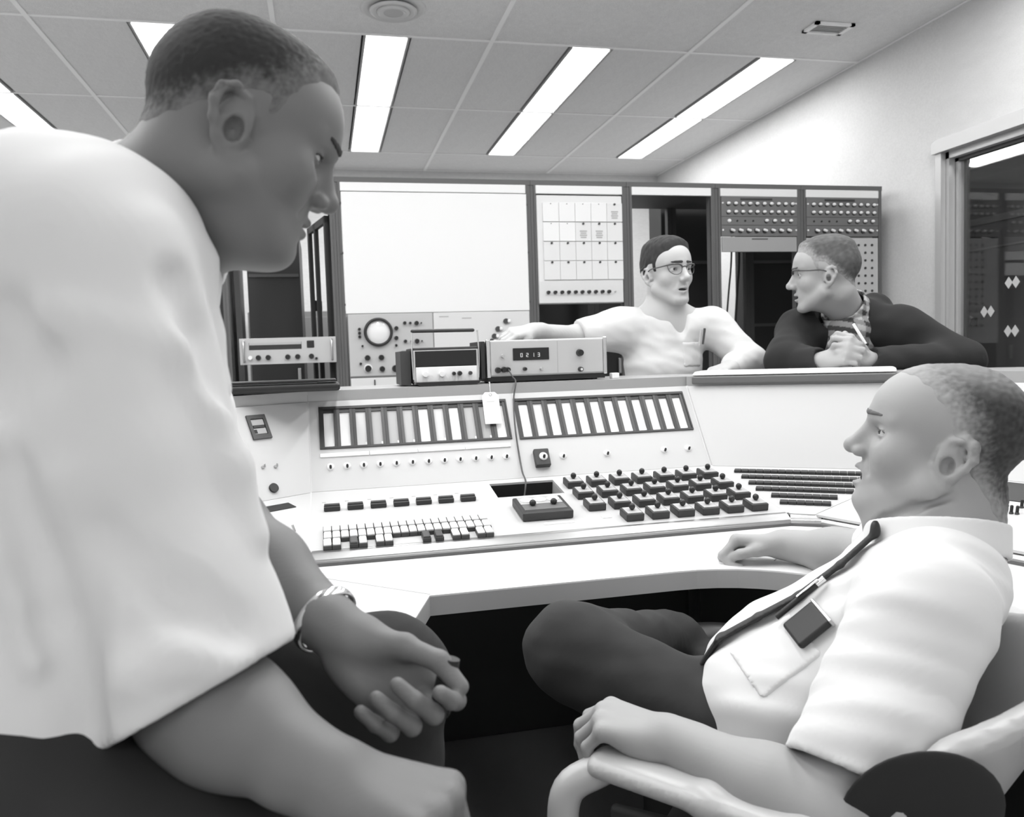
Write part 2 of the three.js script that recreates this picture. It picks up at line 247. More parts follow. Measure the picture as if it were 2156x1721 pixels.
// ---- head in its own frame: origin between the ears, +z to the face, +y to the crown, metres
const EAR = (() => { const o = V(0.0715, -0.004, -0.006), A = V(0.42, -0.05, -0.9).normalize(), B = V(0.16, 0.97, -0.16).normalize(); const P = (a, b, c = 0) => o.clone().addScaledVector(A, a).addScaledVector(B, b).add(V(c, 0, 0)); return { P, chain: [[-0.010, 0.004, .0045], [-0.009, 0.017, .0042], [-0.002, 0.029, .0042], [0.010, 0.033, .0044], [0.021, 0.027, .0046], [0.0265, 0.014, .0046], [0.024, 0.0, .0044], [0.017, -0.013, .0044], [0.008, -0.023, .006], [-0.001, -0.028, .0072], [-0.006, -0.022, .006]].map(([a, b, r]) => [P(a, b), r]), A, B }; })();
function headField(o = {}) {
  const jaw = o.jaw ?? 1, fat = o.fat ?? 0, mo = o.mouth ?? 0.0022, eye = o.eye ?? 0.004, nl = o.nose ?? 0, tall = o.tall ?? 0, chin = o.chin ?? 0;
  return (x, y, z) => {
    const ax = Math.abs(x);
    let d = ell(x, y, z, 0, 0.046 + tall / 2, -0.010, 0.0765, 0.084 + tall / 2, 0.101);
    d = smin(d, ell(x, y, z, 0, 0.052, 0.038, 0.059, 0.056, 0.054), 0.03);
    d = smin(d, ell(x, y, z, 0, -0.024, 0.034, 0.055 + fat * 0.6, 0.072, 0.054), 0.03);
    d = smin(d, cap(ax, y, z, 0.051 * jaw, -0.046, 0.006, 0.019, -0.087, 0.070, 0.0235 + fat * 0.6, 0.0175), 0.026);
    d = smin(d, sph(x, y, z, 0, -0.088, 0.079 + chin, 0.0165), 0.016);
    d = smin(d, sph(ax, y, z, 0.041, -0.012, 0.053, 0.0245 + fat * 0.5), 0.022);
    d = smin(d, ell(x, y, z, 0, -0.047, 0.068, 0.033 + fat * 0.4, 0.032, 0.0265), 0.014);
    // orbits, brow ridge, lids
    d = smax(d, -ell(ax, y, z, 0.038, 0.0165, 0.0985, 0.024, 0.0155, 0.026), 0.012);
    d = smin(d, cap(ax, y, z, 0.008, 0.0405, 0.0880, 0.047, 0.0375, 0.0635, 0.0105, 0.0088), 0.012);
    d = smin(d, ell(ax, y, z, 0.0325, 0.0185, 0.0695, 0.0172, 0.0125, 0.0142), 0.0045);
    if (eye > 0) d = smax(d, -ell(ax, y, z, 0.0345, 0.0182, 0.0815, 0.0172, eye, 0.0125), 0.0018);
    // nose
    d = smin(d, cap(x, y, z, 0, 0.028, 0.080, 0, -0.012, 0.092, 0.010, 0.014), 0.010);
    d = smin(d, cap(x, y, z, 0, 0.031, 0.0885, 0, -0.010, 0.1085 + nl, 0.0072, 0.0102), 0.010);
    d = smin(d, sph(x, y, z, 0, -0.0135, 0.1110 + nl, 0.0112), 0.007);
    d = smin(d, ell(ax, y, z, 0.0128, -0.0185, 0.0995 + nl * 0.7, 0.0075, 0.0082, 0.0105), 0.005);
    d = smax(d, -ell(ax, y, z, 0.0068, -0.0278, 0.1065 + nl, 0.0034, 0.0042, 0.0060), 0.0025);
    d = smax(d, -cap(ax, y, z, 0.0245, -0.025, 0.0905, 0.0325, -0.046, 0.0835, 0.0022, 0.0016), 0.008);
    // lips
    d = smin(d, cap(ax, y, z, 0.001, -0.0452 + mo * 0.3, 0.0960, 0.0225, -0.0500, 0.0815, 0.0060, 0.0026), 0.004);
    d = smin(d, cap(ax, y, z, 0.001, -0.0578 - mo, 0.0940, 0.0205, -0.0525 - mo * 0.6, 0.0815, 0.0068, 0.0030), 0.004);
    d = smax(d, -ell(x, y, z, 0, -0.0515 - mo * 0.45, 0.097, 0.024, 0.0012 + mo, 0.018), 0.0018);
    d = smax(d, -ell(x, y, z, 0, -0.0715 - mo, 0.1035, 0.024, 0.0055, 0.0095), 0.010);
    return d;
  };
}
function earField(o = {}) {
  const es = o.ear ?? 1, c0 = EAR.P(0, 0), ch = EAR.chain.map(([p, r]) => [p.clone().sub(c0).multiplyScalar(es).add(c0), r * es]);
  const q = EAR.P(0.004 * es, -0.002 * es), w = EAR.P(0.013 * es, 0.017 * es), q2 = EAR.P(-0.009 * es, -0.006 * es);
  return (x, y, z) => {
    const ax = Math.abs(x); if (ax < 0.045) return 0.05;
    let e = ell(ax, y, z, 0.0750, -0.003, -0.0125, 0.0070, 0.0275 * es, 0.0170 * es);
    for (let i = 0; i + 1 < ch.length; i++) { const [a, ra] = ch[i], [b, rb] = ch[i + 1]; e = smin(e, cap(ax, y, z, a.x, a.y, a.z, b.x, b.y, b.z, ra, rb), 0.0035); }
    e = smax(e, -ell(ax, y, z, q.x + 0.007, q.y, q.z, 0.012, 0.0115 * es, 0.0082 * es), 0.003);
    e = smax(e, -ell(ax, y, z, w.x + 0.0065, w.y, w.z, 0.0075, 0.0125 * es, 0.0062 * es), 0.003);
    return smin(e, sph(ax, y, z, q2.x + 0.002, q2.y, q2.z, 0.0055 * es), 0.003);
  };
}
function headFrame(c, fwd, up, s = 1) {                 // local <-> world
  const Z = fwd.clone().normalize(), X = up.clone().cross(Z).normalize(), Y = Z.clone().cross(X);
  return { s, X, Y, Z, c, w: (x, y, z) => c.clone().addScaledVector(X, x * s).addScaledVector(Y, y * s).addScaledVector(Z, z * s), q: new THREE.Quaternion().setFromRotationMatrix(new THREE.Matrix4().makeBasis(X, Y, Z)),
    l: (x, y, z) => { const px = x - c.x, py = y - c.y, pz = z - c.z; return [(px * X.x + py * X.y + pz * X.z) / s, (px * Y.x + py * Y.y + pz * Y.z) / s, (px * Z.x + py * Z.y + pz * Z.z) / s]; } };
}
function fwdUp(dx, dz, pitch, roll = 0) { const h = V(dx, 0, dz).normalize(), f = h.clone().multiplyScalar(Math.cos(pitch)).add(V(0, Math.sin(pitch), 0)), u = h.clone().multiplyScalar(-Math.sin(pitch)).add(V(0, Math.cos(pitch), 0)); const r = f.clone().cross(u); return [f, u.multiplyScalar(Math.cos(roll)).addScaledVector(r, Math.sin(roll))]; }
const PEar = (H, o, s, k = 0.005) => { const f = earField(o); return { f: (x, y, z) => { const [a, b, c] = H.l(x, y, z); return f(a, b, c) * H.s; }, c: H.w(s * 0.078, 0, -0.012), R: 0.05 * H.s, k }; };
const PH = (H, f, k = 0.02) => ({ f: (x, y, z) => { const [a, b, c] = H.l(x, y, z); return f(a, b, c) * H.s; }, c: H.w(0, 0.015, 0.005), R: 0.152 * H.s, k });
function headBox(H, h) { const ps = []; for (const x of [-0.1, 0.1]) for (const y of [-0.115, 0.145]) for (const z of [-0.12, 0.13]) ps.push(H.w(x, y, z)); const [a, b] = around(ps, 0.004); return [a, b, h]; }
// hair: region(x,y,z) < 0 in the head's frame where hair grows, thick its depth, skin the body field in the scene
function hairMesh(H, skin, region, thick, m, parent, h, tint, name = 'hair') {
  const ps = []; for (const x of [-0.1, 0.1]) for (const y of [-0.11, 0.16]) for (const z of [-0.14, 0.12]) ps.push(H.w(x, y, z));
  const g = surfaceNets((x, y, z) => { const [a, b, c] = H.l(x, y, z), r = region(a, b, c); return Math.max(skin(x, y, z) - thick(a, b, c) * sstep(0.010, -0.014, r) * H.s + 0.003 * sstep(-0.002, 0.008, r), r * H.s - 0.010); }, ...around(ps, 0.004), h);
  return part(name, finish(g, tint ? (x, y, z) => { const [a, b, c] = H.l(x, y, z); return tint(a, b, c, region(a, b, c)); } : null), m, parent);
}
function browMesh(H, hf, parent, m, h, w = 1) {
  const seg = (px, py, x0, y0, x1, y1, r0, r1) => cap(px, py, 0, x0, y0, 0, x1, y1, 0, r0, r1);
  return blob('brows_and_lashes', (x, y, z) => { const [a, b, c] = H.l(x, y, z), ax = Math.abs(a), s = hf(a, b, c), f = 0.03 - c; return Math.max(f, Math.min(Math.max(s - 0.0020, seg(ax, b, 0.012, 0.0425, 0.044, 0.0430, 0.0046 * w, 0.0028 * w)), Math.max(s - 0.0011, seg(ax, b, 0.019, 0.0218, 0.047, 0.0195, 0.0014, 0.0018)))) * H.s; }, [headBox(H, h)], m, parent);
}
function mouthCavity(H, mo, parent) { const o = part('mouth', new THREE.SphereGeometry(1, 16, 10).scale(0.0215, 0.004 + mo, 0.014).scale(H.s, H.s, H.s), M.mouth, parent, H.w(0, -0.0515 - mo * 0.45, 0.0775)); o.quaternion.copy(H.q); return o; }
function eyes(H, parent, look = 0, r = 0.0122) {
  const out = [];
  for (const s of [-1, 1]) {
    const e = part('eye', new THREE.SphereGeometry(r * H.s, 20, 14), M.eyeWhite, parent, H.w(s * 0.0325, 0.0183, 0.0693));
    e.quaternion.copy(H.q); const d = new THREE.SphereGeometry(0.0064 * H.s, 16, 10, 0, Math.PI * 2, 0, 0.9).rotateX(Math.PI / 2);
    part('iris', d, M.iris, e, V(Math.sin(look) * r * H.s * 0.62, 0, (Math.cos(look) * r - 0.0052) * H.s)).rotation.y = look;
  }
}
// hand: W wrist, F finger direction, N back of the hand, t +1 left hand, -1 right hand
function handPrims(W, F, N, t, curls, thumb, s = 1, spread = [0.10, 0.03, -0.04, -0.12], k = 0.006) {
  const ey = F.clone().normalize(), ez = N.clone().addScaledVector(ey, -N.dot(ey)).normalize(), ex = ey.clone().cross(ez);
  const P = (x, y, z) => W.clone().addScaledVector(ex, x * t * s).addScaledVector(ey, y * s).addScaledVector(ez, z * s), out = [], joints = [];
  const X = [0.030, 0.0105, -0.0105, -0.029], Yk = [0.092, 0.096, 0.091, 0.081], len = [[.043, .026, .021], [.047, .029, .022], [.043, .027, .021], [.034, .021, .019]], rr = [.0098, .0099, .0095, .0085];
  out.push(PC(P(0, -0.03, 0), P(0, 0.012, 0), 0.025 * s, 0.024 * s, 0.02));
  for (let i = 0; i < 4; i++) out.push(PC(P(X[i] * 0.55, 0.012, 0), P(X[i], Yk[i], 0.001 - Math.abs(i - 1.3) * 0.0022), 0.0165 * s, 0.0118 * s, 0.014));
  out.push(PE(P(-0.024, 0.035, -0.011), 0.013 * s, 0.032 * s, 0.013 * s, ex, ey, 0.012));
  for (let i = 0; i < 4; i++) {
    let p = P(X[i], Yk[i], 0.001 - Math.abs(i - 1.3) * 0.0022), a = 0; const dirX = Math.sin(spread[i]); joints[i] = [p];
    for (let j = 0; j < 3; j++) {
      a += curls[i][j]; const c = Math.cos(a), sn = Math.sin(a), d = ey.clone().multiplyScalar(c).addScaledVector(ez, -sn).addScaledVector(ex, t * dirX * Math.max(c, 0.15)).normalize();
      const q = p.clone().addScaledVector(d, len[i][j] * s); out.push(PC(p, q, rr[i] * s * (1 - 0.07 * j), rr[i] * s * (0.95 - 0.09 * j), j === 0 ? 0.007 : k * 0.5)); p = q; joints[i].push(p);
    }
  }
  const tp = [P(0.014, 0.022, -0.008), ...thumb.map((q) => P(...q))];
  out.push(PC(tp[0], tp[1], 0.0165 * s, 0.0135 * s, 0.014)); out.push(PC(tp[1], tp[2], 0.0115 * s, 0.0105 * s, k)); out.push(PC(tp[2], tp[3], 0.0105 * s, 0.0088 * s, 0.004));
  out.joints = joints; out.P = P; out.thumb = tp; out.ex = ex; out.ey = ey; out.ez = ez;
  return out;
}
function handBox(hp, pad, h) { const ps = []; for (const p of hp) { ps.push(p.c.clone().addScalar(p.R), p.c.clone().addScalar(-p.R)); } const [a, b] = around(ps, pad); return [a, b, h]; }
// thumbnails and fingernails as small curved plates
function nail(a, b, up, r, parent) { const d = b.clone().sub(a).normalize(), n = up.clone().addScaledVector(d, -up.dot(d)).normalize(), x = d.clone().cross(n); const g = new THREE.SphereGeometry(1, 14, 8, 0, Math.PI * 2, 0, Math.PI / 2).scale(r * 0.72, r * 0.25, r * 0.95); const o = part('nail', g, M.nail, parent, b.clone().addScaledVector(n, r * 0.82).addScaledVector(d, r * 0.15)); o.quaternion.setFromRotationMatrix(new THREE.Matrix4().makeBasis(x, n, d.clone().negate())); return o; }
Object.assign(M, {
  mouth: mat(0.02, 0.6),
  skin: mat(0.33, 0.55, 0, { sheen: 0.15 }), skinL: mat(0.165, 0.55), skinPale: mat(0.43, 0.55), hair: mat(1, 0.75, 0, { vertexColors: true }), eyeWhite: mat(0.6, 0.2), iris: mat(0.03, 0.15), nail: mat(0.45, 0.35),
  shirt: mat(0.72, 0.85), coat: mat(0.6, 0.85), trousers: mat(0.024, 0.9), trousersL: mat(0.02, 0.9), cardigan: mat(0.014, 0.95, 0, { sheen: 0.25, sheenRoughness: 0.6 }), tie: mat(0.015, 0.6), belt: mat(0.012, 0.4), tint: mat(1, 0.85, 0, { vertexColors: true }),
});

// ---------------------------------------------------------------- control console
const A36 = Math.PI / 5, YK0 = 0.768, YK1 = 0.836, YM1 = 1.07, YL = 1.10;
const ZK0 = -1.80, ZK1 = -2.21, ZM1 = -2.37, LEDGE = 0.34;
const XM0 = -0.05, XM1 = 1.115, XMID = 0.5325;
function consoleFrames(o, rot, dk, dm) {            // o: middle or corner of the front edge, rot: turn of the section about the vertical
  const ex = V(Math.cos(rot), 0, Math.sin(rot)), bk = V(Math.sin(rot), 0, -Math.cos(rot));
  const kd = bk.clone().multiplyScalar(dk).add(V(0, YK1 - YK0, 0)), kl = kd.length(); kd.normalize();
  const md = bk.clone().multiplyScalar(dm).add(V(0, YM1 - YK1, 0)), ml = md.length(); md.normalize();
  const K = frame(o, ex, kd), c = K.at(0, kl), m = frame(c, ex, md), top = m.at(0, ml);
  const T = frame(V(top.x, YL, top.z).addScaledVector(bk, 0.012), ex, bk.clone());
  const flip = frame(o.clone(), ex, V(0, 1, 0));
  return { K, M: m, T, kl, ml, bk, ex, flip };
}
function ledgeTrim(hw0, hw1) { return 0; }
function slabOn(F, name, pts, t, m, parent, holes) { return part(name, plate(pts, t, holes), m, parent, F.o.clone(), F.q); }
function pts4(hb, ht, l) { return [[-hb, 0], [hb, 0], [ht, l], [-ht, l]]; }

// ---- main straight unit
const FM = consoleFrames(V(0, YK0, ZK0), 0, 0.41, 0.16);
const con = thing('control_console', 'long white control console unit with two rows of slim meters and key panels', 'console', V(0, 0, 0));
{
  const K = FM.K, P = FM.M, g = 0.0005, a = XM0 + g, b = XM1 - g;
  const slot = [[0.4295, 0.2672], [0.612, 0.2672], [0.612, 0.3832], [0.4295, 0.3832]];
  slabOn(K, 'key_panel', rect(a, b, 0, FM.kl - 0.0005), 0.006, M.console, con, [slot]);
  const win1 = rect(-0.0205, 0.5225, 0.1275, 0.263), win2 = rect(0.546, 1.092, 0.1245, 0.2625);
  slabOn(P, 'meter_panel', rect(a, b, 0.0005, FM.ml), 0.006, M.console, con, [win1, win2]);
  part('ledge', merge([plate(rect(a, b, 0, LEDGE), 0.02)]), M.ledge, con, FM.T.o.clone(), FM.T.q);
  part('ledge_lip', bx(a, b, YM1 - 0.004, YL, ZM1 - 0.016, ZM1 - 0.004), M.ledge, con);
  part('rear_panel', bx(a, b, 0.02, YL - 0.02, ZM1 - LEDGE, ZM1 - LEDGE + 0.015), M.console, con);
  part('kick_panel', bx(a, b, 0.02, 0.735, -2.40, -2.385), M.black, con);  // black colour stands in for the shade under the desk
  part('plinth', bx(a, b, 0, 0.08, -2.68, -2.42), M.black, con);
  part('apron', bx(a, b, 0.70, YK0 - 0.008, ZK0 - 0.012, ZK0 - 0.002), M.console, con);
  // recessed tray behind the slot
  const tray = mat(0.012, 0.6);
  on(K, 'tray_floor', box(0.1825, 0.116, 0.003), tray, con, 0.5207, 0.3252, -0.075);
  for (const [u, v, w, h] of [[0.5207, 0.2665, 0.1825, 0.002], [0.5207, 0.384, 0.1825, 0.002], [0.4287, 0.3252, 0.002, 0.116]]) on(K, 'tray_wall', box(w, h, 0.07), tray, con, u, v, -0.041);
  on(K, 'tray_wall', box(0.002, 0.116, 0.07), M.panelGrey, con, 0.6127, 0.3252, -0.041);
  for (const u of [XM0, XM1]) { on(K, 'joint_strip', box(0.005, FM.kl, 0.002), M.panel, con, u, FM.kl / 2, -0.0002); on(P, 'joint_strip', box(0.007, FM.ml, 0.002), M.panel, con, u, FM.ml / 2, -0.0002); }
  // meters
  const nm = 12;
  const bright1 = [1, 1, .72, .5, .5, .55, 1, .72, 1, .5, .45, 1], bright2 = [1, .8, .95, 1, 1, 1, 1, 1, 1, .95, .9, 1];
  const scM = {}; const sc = (l) => scM[l] || (scM[l] = mat(0.8 * l, 0.5));
  for (const [x0, x1, y0, y1, br, w] of [[-0.0205, 0.5225, 0.1275, 0.263, bright1, 'left'], [0.546, 1.092, 0.1245, 0.2625, bright2, 'right']]) {
    const W = x1 - x0, H = y1 - y0;
    const fr = part('meter_frame', plate(rect(x0 - 0.0005, x1 + 0.0005, y0, y1), 0.012, [rect(x0 + 0.004, x1 - 0.004, y0 + 0.006, y1 - 0.008)]), M.bezel, con, P.at(0, 0, 0.004), P.q);
    fr.userData.label = 'black frame around the ' + w + ' row of meters';
    const p = (W - 0.008) / nm;
    for (let i = 0; i < nm; i++) {
      const u = x0 + 0.004 + p * (i + 0.5), v = (y0 + y1) / 2 - 0.001, h = H - 0.014;
      const mt = on(P, 'meter', merge([bx(-p / 2, -p / 2 + 0.0085, -h / 2, h / 2, -0.03, 0.0), bx(p / 2 - 0.0085, p / 2 - 0.0005, -h / 2, h / 2, -0.03, 0.0), bx(-p / 2, p / 2, h / 2 - 0.01, h / 2, -0.03, -0.002)]), i % 2 ? M.bezelSide : M.bezel, con, u, v, 0.002);
      part('scale', bx(-p / 2 + 0.008, p / 2 - 0.008, -h / 2, h / 2 - 0.008, -0.009, -0.006), sc(br[i]), mt);
      part('pointer', bx(p / 2 - 0.0135, p / 2 - 0.009, -h / 2 + 0.004, -h / 2 + 0.012, -0.006, -0.0045), M.keyWhite, mt);
    }
    on(P, 'meter_backing', box(W, H, 0.002), M.black, con, (x0 + x1) / 2, (y0 + y1) / 2, -0.034);
  }
  // white legend strip in four pieces
  for (let i = 0; i < 4; i++) { const x0 = -0.0215 + i * 0.1345; on(P, 'legend_strip', rbox(0.1325, 0.0115, 0.004, 0.0008, 1), M.paper, con, x0 + 0.0663, 0.1075, 0.002); }
  // lever switches on white rosettes
  const lever = (F, u, v, parent) => {
    const r = on(F, 'switch_rosette', new THREE.SphereGeometry(0.0105, 18, 10, 0, Math.PI * 2, 0, Math.PI / 2).rotateX(Math.PI / 2).scale(1, 1, 0.75), M.knobWhite, parent, u, v, 0);
    part('lever', new THREE.CapsuleGeometry(0.0034, 0.0065, 4, 8).rotateX(1.2), M.knob, r, V(0.0005, -0.0045, 0.009));
    return r;
  };
  for (let i = 0; i < 12; i++) lever(P, 0.0045 + i * 0.0447, 0.0727, con);
  for (const u of [0.6637, 0.7985, 0.9791, 1.0562]) lever(P, u, 0.0628, con);
  const sb = on(P, 'selector_box', rbox(0.044, 0.054, 0.018, 0.003), M.bezel, con, 0.5975, 0.0555, 0.009);
  part('rosette', new THREE.SphereGeometry(0.0125, 20, 10, 0, Math.PI * 2, 0, Math.PI / 2).rotateX(Math.PI / 2).scale(1, 1, 0.5), M.knobWhite, sb, V(0.003, 0.001, 0.009));
  part('lever', new THREE.CapsuleGeometry(0.004, 0.006, 4, 8).rotateX(1.2), M.knob, sb, V(0.003, -0.003, 0.017));
  // seven long keys
  for (let i = 0; i < 7; i++) { const k = on(K, 'bar_key', rbox(0.040, 0.02, 0.013, 0.003), M.keyDark, con, 0.0035 + i * 0.0575, 0.262, 0.006); part('key_cap', rbox(0.038, 0.010, 0.004, 0.0015), M.bezelSide, k, V(0, 0.005, 0.0072)); on(K, 'legend', box(0.01, 0.004, 0.0006), M.panelGrey, con, -0.016 + i * 0.0575, 0.325, 0.0003); }
  // push buttons
  const btn = (u, v, dark) => { const k = on(K, 'push_button', rbox(0.0189, 0.0385, 0.010, 0.0012, 1), dark ? M.keyDark : M.keyBase, con, u, v, 0.005); part('cap', new RoundedBoxGeometry(0.0168, 0.034, 0.007, 3, 0.003), dark ? M.bezelSide : M.keyWhite, k, V(0, 0.001, 0.0058)); };
  for (let i = 0; i < 20; i++) { btn(-0.0099 + i * 0.01928, 0.108, 0); btn(-0.0095 + i * 0.01928, 0.064, 0); }
  for (const [u, d] of [[-0.0105, 0], [0.0095, 0], [0.047, 1], [0.067, 0], [0.1045, 0], [0.1238, 0], [0.2089, 1], [0.2378, 1], [0.2766, 0], [0.2968, 0], [0.3345, 0], [0.3538, 0]]) btn(u, 0.021, d);
  // joystick boxes
  const jrows = [[0.6528, 7, 0.32], [0.652, 7, 0.2292], [0.652, 7, 0.1388], [0.7182, 6, 0.0505]];
  for (const [u0, n, v] of jrows) for (let i = 0; i < n; i++) {
    const jb = on(K, 'joystick_box', rbox(0.046, 0.052, 0.019, 0.003), M.bezel, con, u0 + i * 0.0668, v, 0.0095);
    part('top_plate', rbox(0.037, 0.042, 0.002, 0.0008, 1), M.panelGrey, jb, V(0, 0, 0.0102));
    part('stick', cylZ(0.0035, 0.0035, 0.008, 8), M.knob, jb, V(0, 0, 0.0135));
    part('knob', new THREE.SphereGeometry(0.0078, 16, 12).scale(1, 1, 1.1), M.knob, jb, V(0, 0.001, 0.0195));
  }
  // twin-spool box
  const tb = on(K, 'spool_box', rbox(0.128, 0.117, 0.022, 0.004), M.bezel, con, 0.514, 0.136, 0.011);
  part('top_plate', rbox(0.108, 0.05, 0.002, 0.0008, 1), M.panelGrey, tb, V(0, 0.027, 0.0112));
  part('face_plate', rbox(0.108, 0.038, 0.002, 0.0008, 1), M.greyFace, tb, V(0, -0.02, 0.0112));
  for (const s of [-1, 1]) { part('knob', new THREE.SphereGeometry(0.0085, 16, 12), M.knob, tb, V(s * 0.027, -0.008, 0.0185)); }
  for (let k = 0; k < 3; k++) part('spool', cylZ(0.016, 0.016, 0.003, 24), M.keyWhite, tb, V(-0.034 + k * 0.034, 0.026, 0.0135));
  on(K, 'legend_button', rbox(0.024, 0.02, 0.002, 0.0008, 1), M.keyWhite, con, 0.6589, 0.0707, 0.001);
  on(K, 'legend_plate', rbox(0.075, 0.012, 0.0015, 0.0006, 1), M.keyWhite, con, 0.534, 0.055, 0.0007);
}

// ---- corner wedges
function wedge(side) {
  const s = side, o = V(XMID + s * 0.6065, YK0, -1.775), rot = s * A36, dk = 0.41 * Math.cos(A36), dm = 0.16 * Math.cos(A36);
  const F = consoleFrames(o, rot, dk, dm), h0 = 0.0305, h1 = 0.0305 + 0.41 * Math.sin(A36), h2 = h1 + 0.16 * Math.sin(A36), h3 = h2 + LEDGE * Math.sin(A36);
  const t = thing('corner_console', s > 0 ? 'white corner console wedge with black key strips right of the main console' : 'white corner console wedge with a black slot left of the main console', 'console', V(0, 0, 0));
  slabOn(F.K, 'key_panel', pts4(h0 - 0.001, h1 - 0.0004, F.kl - 0.0005), 0.006, M.console, t);
  slabOn(F.M, 'rear_slope', [[-h1 + 0.0004, 0.0005], [h1 - 0.0004, 0.0005], [h2 - 0.0004, F.ml], [-h2 + 0.0004, F.ml]], 0.006, M.console, t);
  slabOn(F.T, 'ledge', pts4(h2 + 0.006, h3, LEDGE * Math.cos(A36)), 0.02, M.ledge, t);
  on(frame(F.T.o.clone(), F.ex, V(0, 1, 0)), 'ledge_lip', box(2 * h2 + 0.01, YL - YM1 + 0.004, 0.012), M.ledge, t, 0, -(YL - YM1) / 2 - 0.002, -0.006 + 0.004);
  on(frame(o.clone(), F.ex, V(0, 1, 0)), 'kick_panel', box(2 * h1 + 0.12, 0.72, 0.015), M.black, t, 0, -0.405, -dk - 0.1);  // painted black for the under-desk shade, as on the main unit
  on(frame(F.T.o.clone(), F.ex, V(0, 1, 0)), 'rear_panel', box(2 * h3 - 0.03, 1.06, 0.015), M.console, t, 0, -0.55, -LEDGE * Math.cos(A36) + 0.008);
  return { t, F, h2, h3 };
}
const WR = wedge(1), WL = wedge(-1);
{ // right wedge: six stepped strips of black keys
  const rows = [[-0.2016, 0.2916, 20, 0.02016], [-0.1761, 0.245, 18, 0.02016], [-0.1515, 0.199, 15, 0.0204], [-0.1276, 0.1546, 12, 0.0205], [-0.0837, 0.1095, 8, 0.0204], [-0.0586, 0.0643, 6, 0.0206]];
  for (const [u0, v, n, p] of rows) for (let i = 0; i < n; i++) on(WR.F.K, 'strip_key', rbox(+(p - 0.0006).toFixed(5), 0.017, 0.009, 0.0015, 1), M.keyDark, WR.t, u0 + (i + 0.5) * p, v, 0.0035);
}
{ // left wedge: slot, indicator, jack, toggles
  const K = WL.F.K, P = WL.F.M;
  on(K, 'slot', rbox(0.086, 0.036, 0.003, 0.001, 1), M.black, WL.t, 0.131, 0.279, 0.0005);
  const ind = on(P, 'indicator', plate(rect(-0.0275, 0.0275, -0.035, 0.035), 0.006, [rect(-0.019, 0.019, -0.022, 0.024)]), M.bezelSide, WL.t, 0.186, 0.2042, 0.006);
  for (const [y, h] of [[0.0135, 0.016], [-0.012, 0.016]]) part('legend', box(0.036, h, 0.003), M.panelGrey, ind, V(0, y, -0.004));
  part('bar', box(0.032, 0.007, 0.004), M.bezel, ind, V(0, 0.001, -0.003)); part('mark', box(0.008, 0.01, 0.004), M.black, ind, V(-0.014, -0.013, -0.003));
  on(P, 'jack', cylZ(0.0125, 0.0125, 0.008, 24), M.black, WL.t, 0.168, 0.0293, 0.002);
  for (const [u, v] of [[0.1584, 0.0904], [0.1944, 0.087]]) { const b = on(P, 'toggle', cylZ(0.004, 0.005, 0.006, 12), M.panelGrey, WL.t, u, v, 0.002); part('lever', new THREE.CapsuleGeometry(0.0022, 0.009, 4, 8).rotateX(0.9).rotateZ(0.7), M.steel, b, V(0.003, 0.002, 0.006)); }
  for (const [u, v] of [[0.0487, 0.1915], [0.0657, 0.1229], [0.0163, 0.0814], [0.022, 0.055]]) { const b = on(K, 'toggle', cylZ(0.006, 0.007, 0.006, 12), M.panelGrey, WL.t, u, v, 0.002); part('lever', new THREE.CapsuleGeometry(0.003, 0.014, 4, 8).rotateX(1.1).rotateZ(0.6), M.steel, b, V(0.004, -0.003, 0.009)); }
  const lp = on(K, 'lamp_button', cylZ(0.0125, 0.0135, 0.008, 24), M.bezel, WL.t, -0.004, 0.028, 0.004); part('cap', new THREE.SphereGeometry(0.0105, 18, 12).scale(1, 1, 0.7), M.keyWhite, lp, V(0.001, 0.001, 0.005));
}
// ---- side units running toward the camera
function sideUnit(s) {
  const rot = s * 2 * A36, w = (s > 0 ? WR : WL).F, C0 = w.K.at(s * 0.0305, 0), F = consoleFrames(C0, rot, 0.41, 0.16), L = s > 0 ? 1.25 : 1.1;
  const t = thing('side_console', s > 0 ? 'white side console unit behind the seated man' : 'white side console unit behind the standing man', 'console', V(0, 0, 0));
  const x0 = s > 0 ? 0.001 : -L, x1 = s > 0 ? L : -0.001;
  slabOn(F.K, 'key_panel', rect(x0, x1, 0, F.kl - 0.0005), 0.006, M.console, t);
  slabOn(F.M, 'meter_panel', rect(x0, x1, 0.0005, F.ml), 0.006, M.console, t);
  slabOn(F.T, 'ledge', rect(x0, x1, 0, LEDGE), 0.02, M.ledge, t);
  on(frame(F.T.o.clone(), F.ex, V(0, 1, 0)), 'ledge_lip', box(L - 0.002, YL - YM1 + 0.004, 0.012), M.ledge, t, (x0 + x1) / 2, -(YL - YM1) / 2 - 0.002, -0.002);
  on(frame(C0.clone(), F.ex, V(0, 1, 0)), 'kick_panel', box(L - 0.002, 0.72, 0.015), M.black, t, (x0 + x1) / 2, -0.4, -0.6);  // same black, standing for shade below the worktop
  on(frame(C0.clone(), F.ex, V(0, 1, 0)), 'end_panel', box(0.015, 0.74, 0.5), M.black, t, s > 0 ? x1 - 0.008 : x0 + 0.008, -0.39, -0.35);
  on(frame(F.T.o.clone(), F.ex, V(0, 1, 0)), 'rear_panel', box(L - 0.002, 1.06, 0.015), M.console, t, (x0 + x1) / 2, -0.55, -LEDGE + 0.008);
  return { t, F, L };
}
const SR = sideUnit(1), SL = sideUnit(-1);
